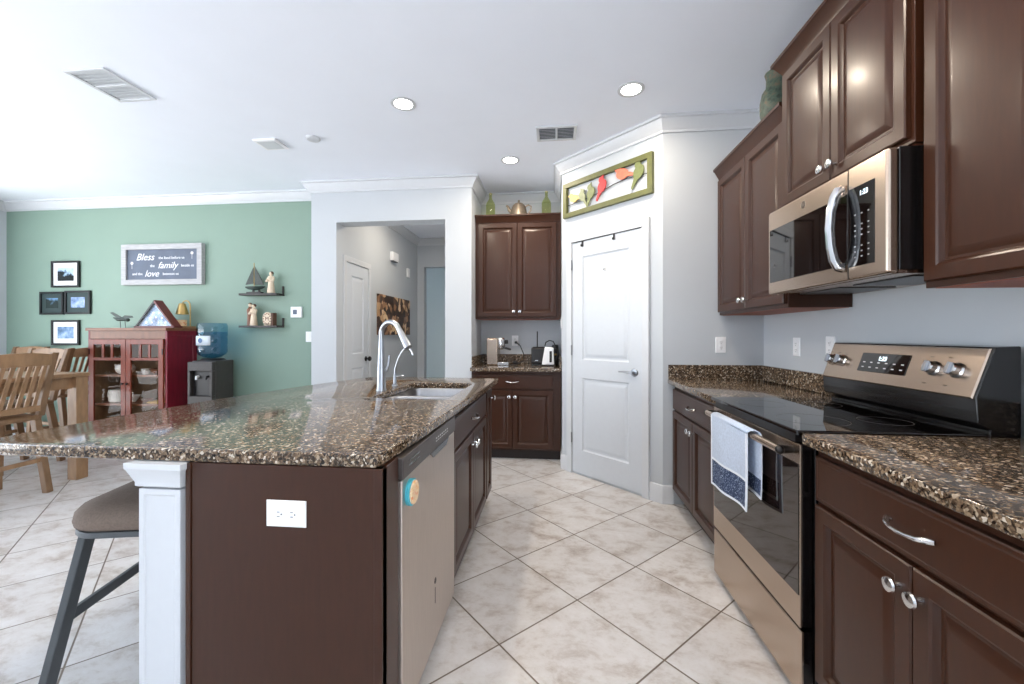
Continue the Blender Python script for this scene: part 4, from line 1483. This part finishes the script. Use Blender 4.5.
for (nm, c_), (bx, bz, sz, tn, fc_) in zip(BIRDM, ((-.325, .0, .098, .1, -1), (-.232, -.005, .098, 1.0, -1), (-.135, .0, .115, 1.15, 1), (-.015, .025, .12, 1.05, 1), (.185, .065, .125, .25, -1), (.335, .035, .128, 1.05, 1))):
    M[nm] = mat(nm, c_, .5, var=.12, vs=40)
    bm_ = MB()
    for j, poly in enumerate(bird_outline(tn, fc_)):
        bm_.prism([(bx + sz * x, bz + sz * z) for x, z in poly], -.026 - .0004 * j, -.017, 'y')
    build('bird', bm_, nm, ba, label=nm.replace('_', ' ') + ' cut-out')
ohr = thing('over_door_hooks', 'dark strip as gap shade with two small hooks on the pantry door top', 'hooks', on_diag(.14 + .355, 2.0555, .0128), NR)
build('gap_shade', MB().box(-.345, .345, -.006, .008, .0, .0045), 'darkmetal', ohr)  # dark strip stands in for shade in the gap above the leaf
for sx in (-.235, .10):
    build('hook', MB().box(sx - .008, sx + .008, -.007, -.004, -.045, .004).box(sx - .008, sx + .008, -.022, -.004, -.048, -.044).box(sx - .008, sx + .008, -.022, -.019, -.048, -.03), 'blackplastic', ohr)
ah = thing('adhesive_hook', 'tiny silver hook stuck on the pantry door', 'hook', on_diag(.50, 1.79, .0095), NR)
build('pad', MB().box(-.012, .012, -.006, .006, -.02, .02), 'white', ah, bev=.003)
build('hook', MB().tube([(0, -.006, .005), (0, -.014, -.012), (0, -.022, -.014), (0, -.024, -.004)], .0035, 8), 'chrome', ah)

# ================================================================== NOOK ITEMS
zt = 2.418 + .050
def bottle(label, x):
    t = thing('glass_bottle', label, 'bottle', (x, 4.32, zt), 0, 'green bottles above the nook cabinet')
    build('glass', MB().lathe([(.044, 0), (.049, .006), (.049, .14), (.044, .16), (.020, .20), (.0145, .212), (.0145, .25), (.017, .255), (.017, .262), (.012, .262)], 24), 'bottleglass', t)
    build('stopper', MB().lathe([(.011, .255), (.012, .27), (0, .274)], 12), 'cream', t)
bottle('green glass bottle left of the teapot on the nook cabinet', -.675)
bottle('green glass bottle right of the teapot on the nook cabinet', -.085)
tp = thing('teapot', 'pewter teapot between the two green bottles', 'teapot', (-.375, 4.33, zt))
build('pot', MB().lathe([(.085, 0), (.092, .008), (.088, .04), (.075, .105), (.066, .125), (.06, .125), (.07, .1), (0, .01)], 28), 'pewter', tp)
build('lid', MB().lathe([(.064, .124), (.064, .13), (.045, .15), (.015, .162), (.008, .166), (.013, .175), (.010, .187), (0, .19)], 24), 'pewter', tp)
build('spout', MB().tube([(-.07, 0, .055), (-.10, 0, .085), (-.118, 0, .125), (-.132, 0, .135)], [.024, .018, .013, .011], 12), 'pewter', tp)
build('handle', MB().tube([(.062, 0, .112), (.10, 0, .135), (.13, 0, .12), (.128, 0, .08), (.10, 0, .045), (.08, 0, .03)], [.008, .008, .007, .007, .008, .007], 10), 'pewter', tp)

ja = thing('verdigris_jar', 'weathered green metal jar with side handles atop the far right cabinet', 'jar', (1.275, 2.50, 2.362 + .050))
build('vessel', MB().lathe([(.07, 0), (.08, .025), (.094, .10), (.094, .165), (.084, .215), (.064, .245), (.062, .295), (.070, .325), (.065, .328), (.056, .30), (.056, .25), (0, .03)], 28), 'verdigris', ja, sharp=50)
for sx in (-1, 1):
    build('handle', MB().tube([(0, sx * .064, .285), (0, sx * .108, .275), (0, sx * .13, .22), (0, sx * .12, .15), (0, sx * .093, .12)], .007, 8), 'verdigris', ja)

es = thing('espresso_machine', 'stainless espresso machine on the nook counter', 'coffee machine', (-.635, 4.42, ZC1))
build('body', MB().box(-.085, .035, -.10, .12, 0.0, .285), 'steel', es, bev=.012, seg=3)
build('drip_tray', MB().box(-.06, .15, -.09, .09, 0, .03), 'chrome', es, bev=.006)
build('group_head', MB().lathe([(.05, .19), (.055, .21), (.055, .27), (.045, .29), (0, .292)], 24, 'z', (.055, -.02, 0)), 'chrome', es)
pf = build('portafilter', MB().lathe([(.032, .165), (.036, .175), (.036, .192), (0, .192)], 20, 'z', (.055, -.02, 0)), 'chrome', es)
build('handle', MB().tube([(.09, -.03, .18), (.12, -.045, .178), (.17, -.06, .165)], [.008, .012, .011], 10), 'blackplastic', pf)
build('steam_knob', MB().lathe([(.022, 0), (.022, .025), (.016, .03), (0, .03)], 16, 'x', (.108, -.02, .245)), 'blackplastic', es)
cd = MB().tube([(-.47, 4.36, ZC1 + .006), (-.42, 4.34, ZC1 + .006), (-.36, 4.37, ZC1 + .03), (-.33, 4.42, ZC1 + .05), (-.34, 4.50, ZC1 + .12), (-.38, 4.57, ZC1 + .20), (-.425, 4.60, 1.150)], .005, 8)
pc = thing('power_cord', 'black power cord running from counter to the nook outlet', 'cord', (0, 0, 0))
build('cable', cd, 'blackplastic', pc)
build('plug', MB().box(-.444, -.418, 4.585, 4.619, 1.138, 1.166), 'blackplastic', pc, bev=.004)
cl = tag(build('cord_clip', MB().sphere((0, 0, .018), .03, .022, .018), 'blackplastic', None, (-.415, 4.345, ZC1 + .011)), 'small dark bundle on the cord at the nook counter', 'cord bundle')

to = thing('toaster', 'black toaster on the nook counter', 'toaster', (-.155, 4.45, ZC1))
build('body', MB().box(-.092, .092, -.08, .08, .012, .19), 'blackplastic', to, bev=.022, seg=4)
build('base', MB().box(-.088, .088, -.075, .075, 0, .014), 'black', to)
build('slot_plate', MB().box(-.075, .075, -.05, -.02, .188, .1915).box(-.075, .075, .02, .05, .188, .1915), 'darkmetal', to)
build('lever', MB().box(-.05, -.02, -.092, -.078, .045, .055), 'chrome', to, bev=.002)
kt = thing('electric_kettle', 'white jug kettle with dark side strip in front of the toaster', 'kettle', (-.07, 4.29, ZC1))
build('jug', MB().prism([(-.062, .012), (.068, .012), (.060, .19), (-.030, .198)], -.055, .055, 'y'), 'white', kt, bev=.014, seg=4)
build('base', MB().box(-.07, .075, -.06, .06, 0, .012), 'blackplastic', kt, bev=.003)
build('gauge_strip', MB().box(.018, .042, -.058, -.0545, .04, .155), 'blackplastic', kt, bev=.002)
build('handle', MB().tube([(.055, 0, .175), (.10, 0, .17), (.105, 0, .10), (.06, 0, .05)], .010, 10), 'blackplastic', kt)
rd = thing('towel_rod', 'thin dark upright rod standing behind the toaster', 'rod', (-.19, 4.565, ZC1))
build('base', MB().lathe([(.035, 0), (.035, .008), (.006, .012)], 20), 'darkmetal', rd)
build('rod', MB().tube([(0, 0, .008), (0, 0, .36)], .006, 10), 'darkmetal', rd)
hk = thing('coffee_grinder', 'small dark appliance with curved handle in the nook corner', 'grinder', (.005, 4.52, ZC1))
build('body', MB().lathe([(.038, 0), (.038, .10), (.034, .12), (.036, .20), (.03, .215), (0, .216)], 20), 'blackplastic', hk)
build('collar', MB().lathe([(.0385, .10), (.0385, .118), (.035, .118)], 20), 'brass', hk)
build('handle', MB().tube([(0, -.01, .21), (-.02, -.01, .25), (-.06, -.01, .26), (-.10, -.01, .24), (-.11, -.01, .20)], .006, 8), 'blackplastic', hk)

# ================================================================== HALL
pt = thing('hall_canvas', 'brown sepia still-life canvas on the hall wall', 'painting', (HX, 5.64, 1.50), PI / 2)
build('canvas', MB().box(-.57, .57, -.032, -.002, -.265, .265), 'canvas', pt, bev=.002)
cb = thing('door_chime', 'white box mounted high on the hall wall', 'chime', (HX, 5.60, 2.33), PI / 2)
build('cover', MB().box(-.10, .10, -.05, 0, -.06, .06), 'white', cb, bev=.006)
build('foot_grille', MB().box(-.08, .08, -.045, -.006, -.072, -.058), 'slot', cb)
tag(build('wall_sensor', MB().box(-.04, .04, -.03, 0, -.07, .07), 'white', None, (HX, 6.18, 2.19), PI / 2, bev=.006), 'small white sensor on the hall wall near its end', 'sensor')
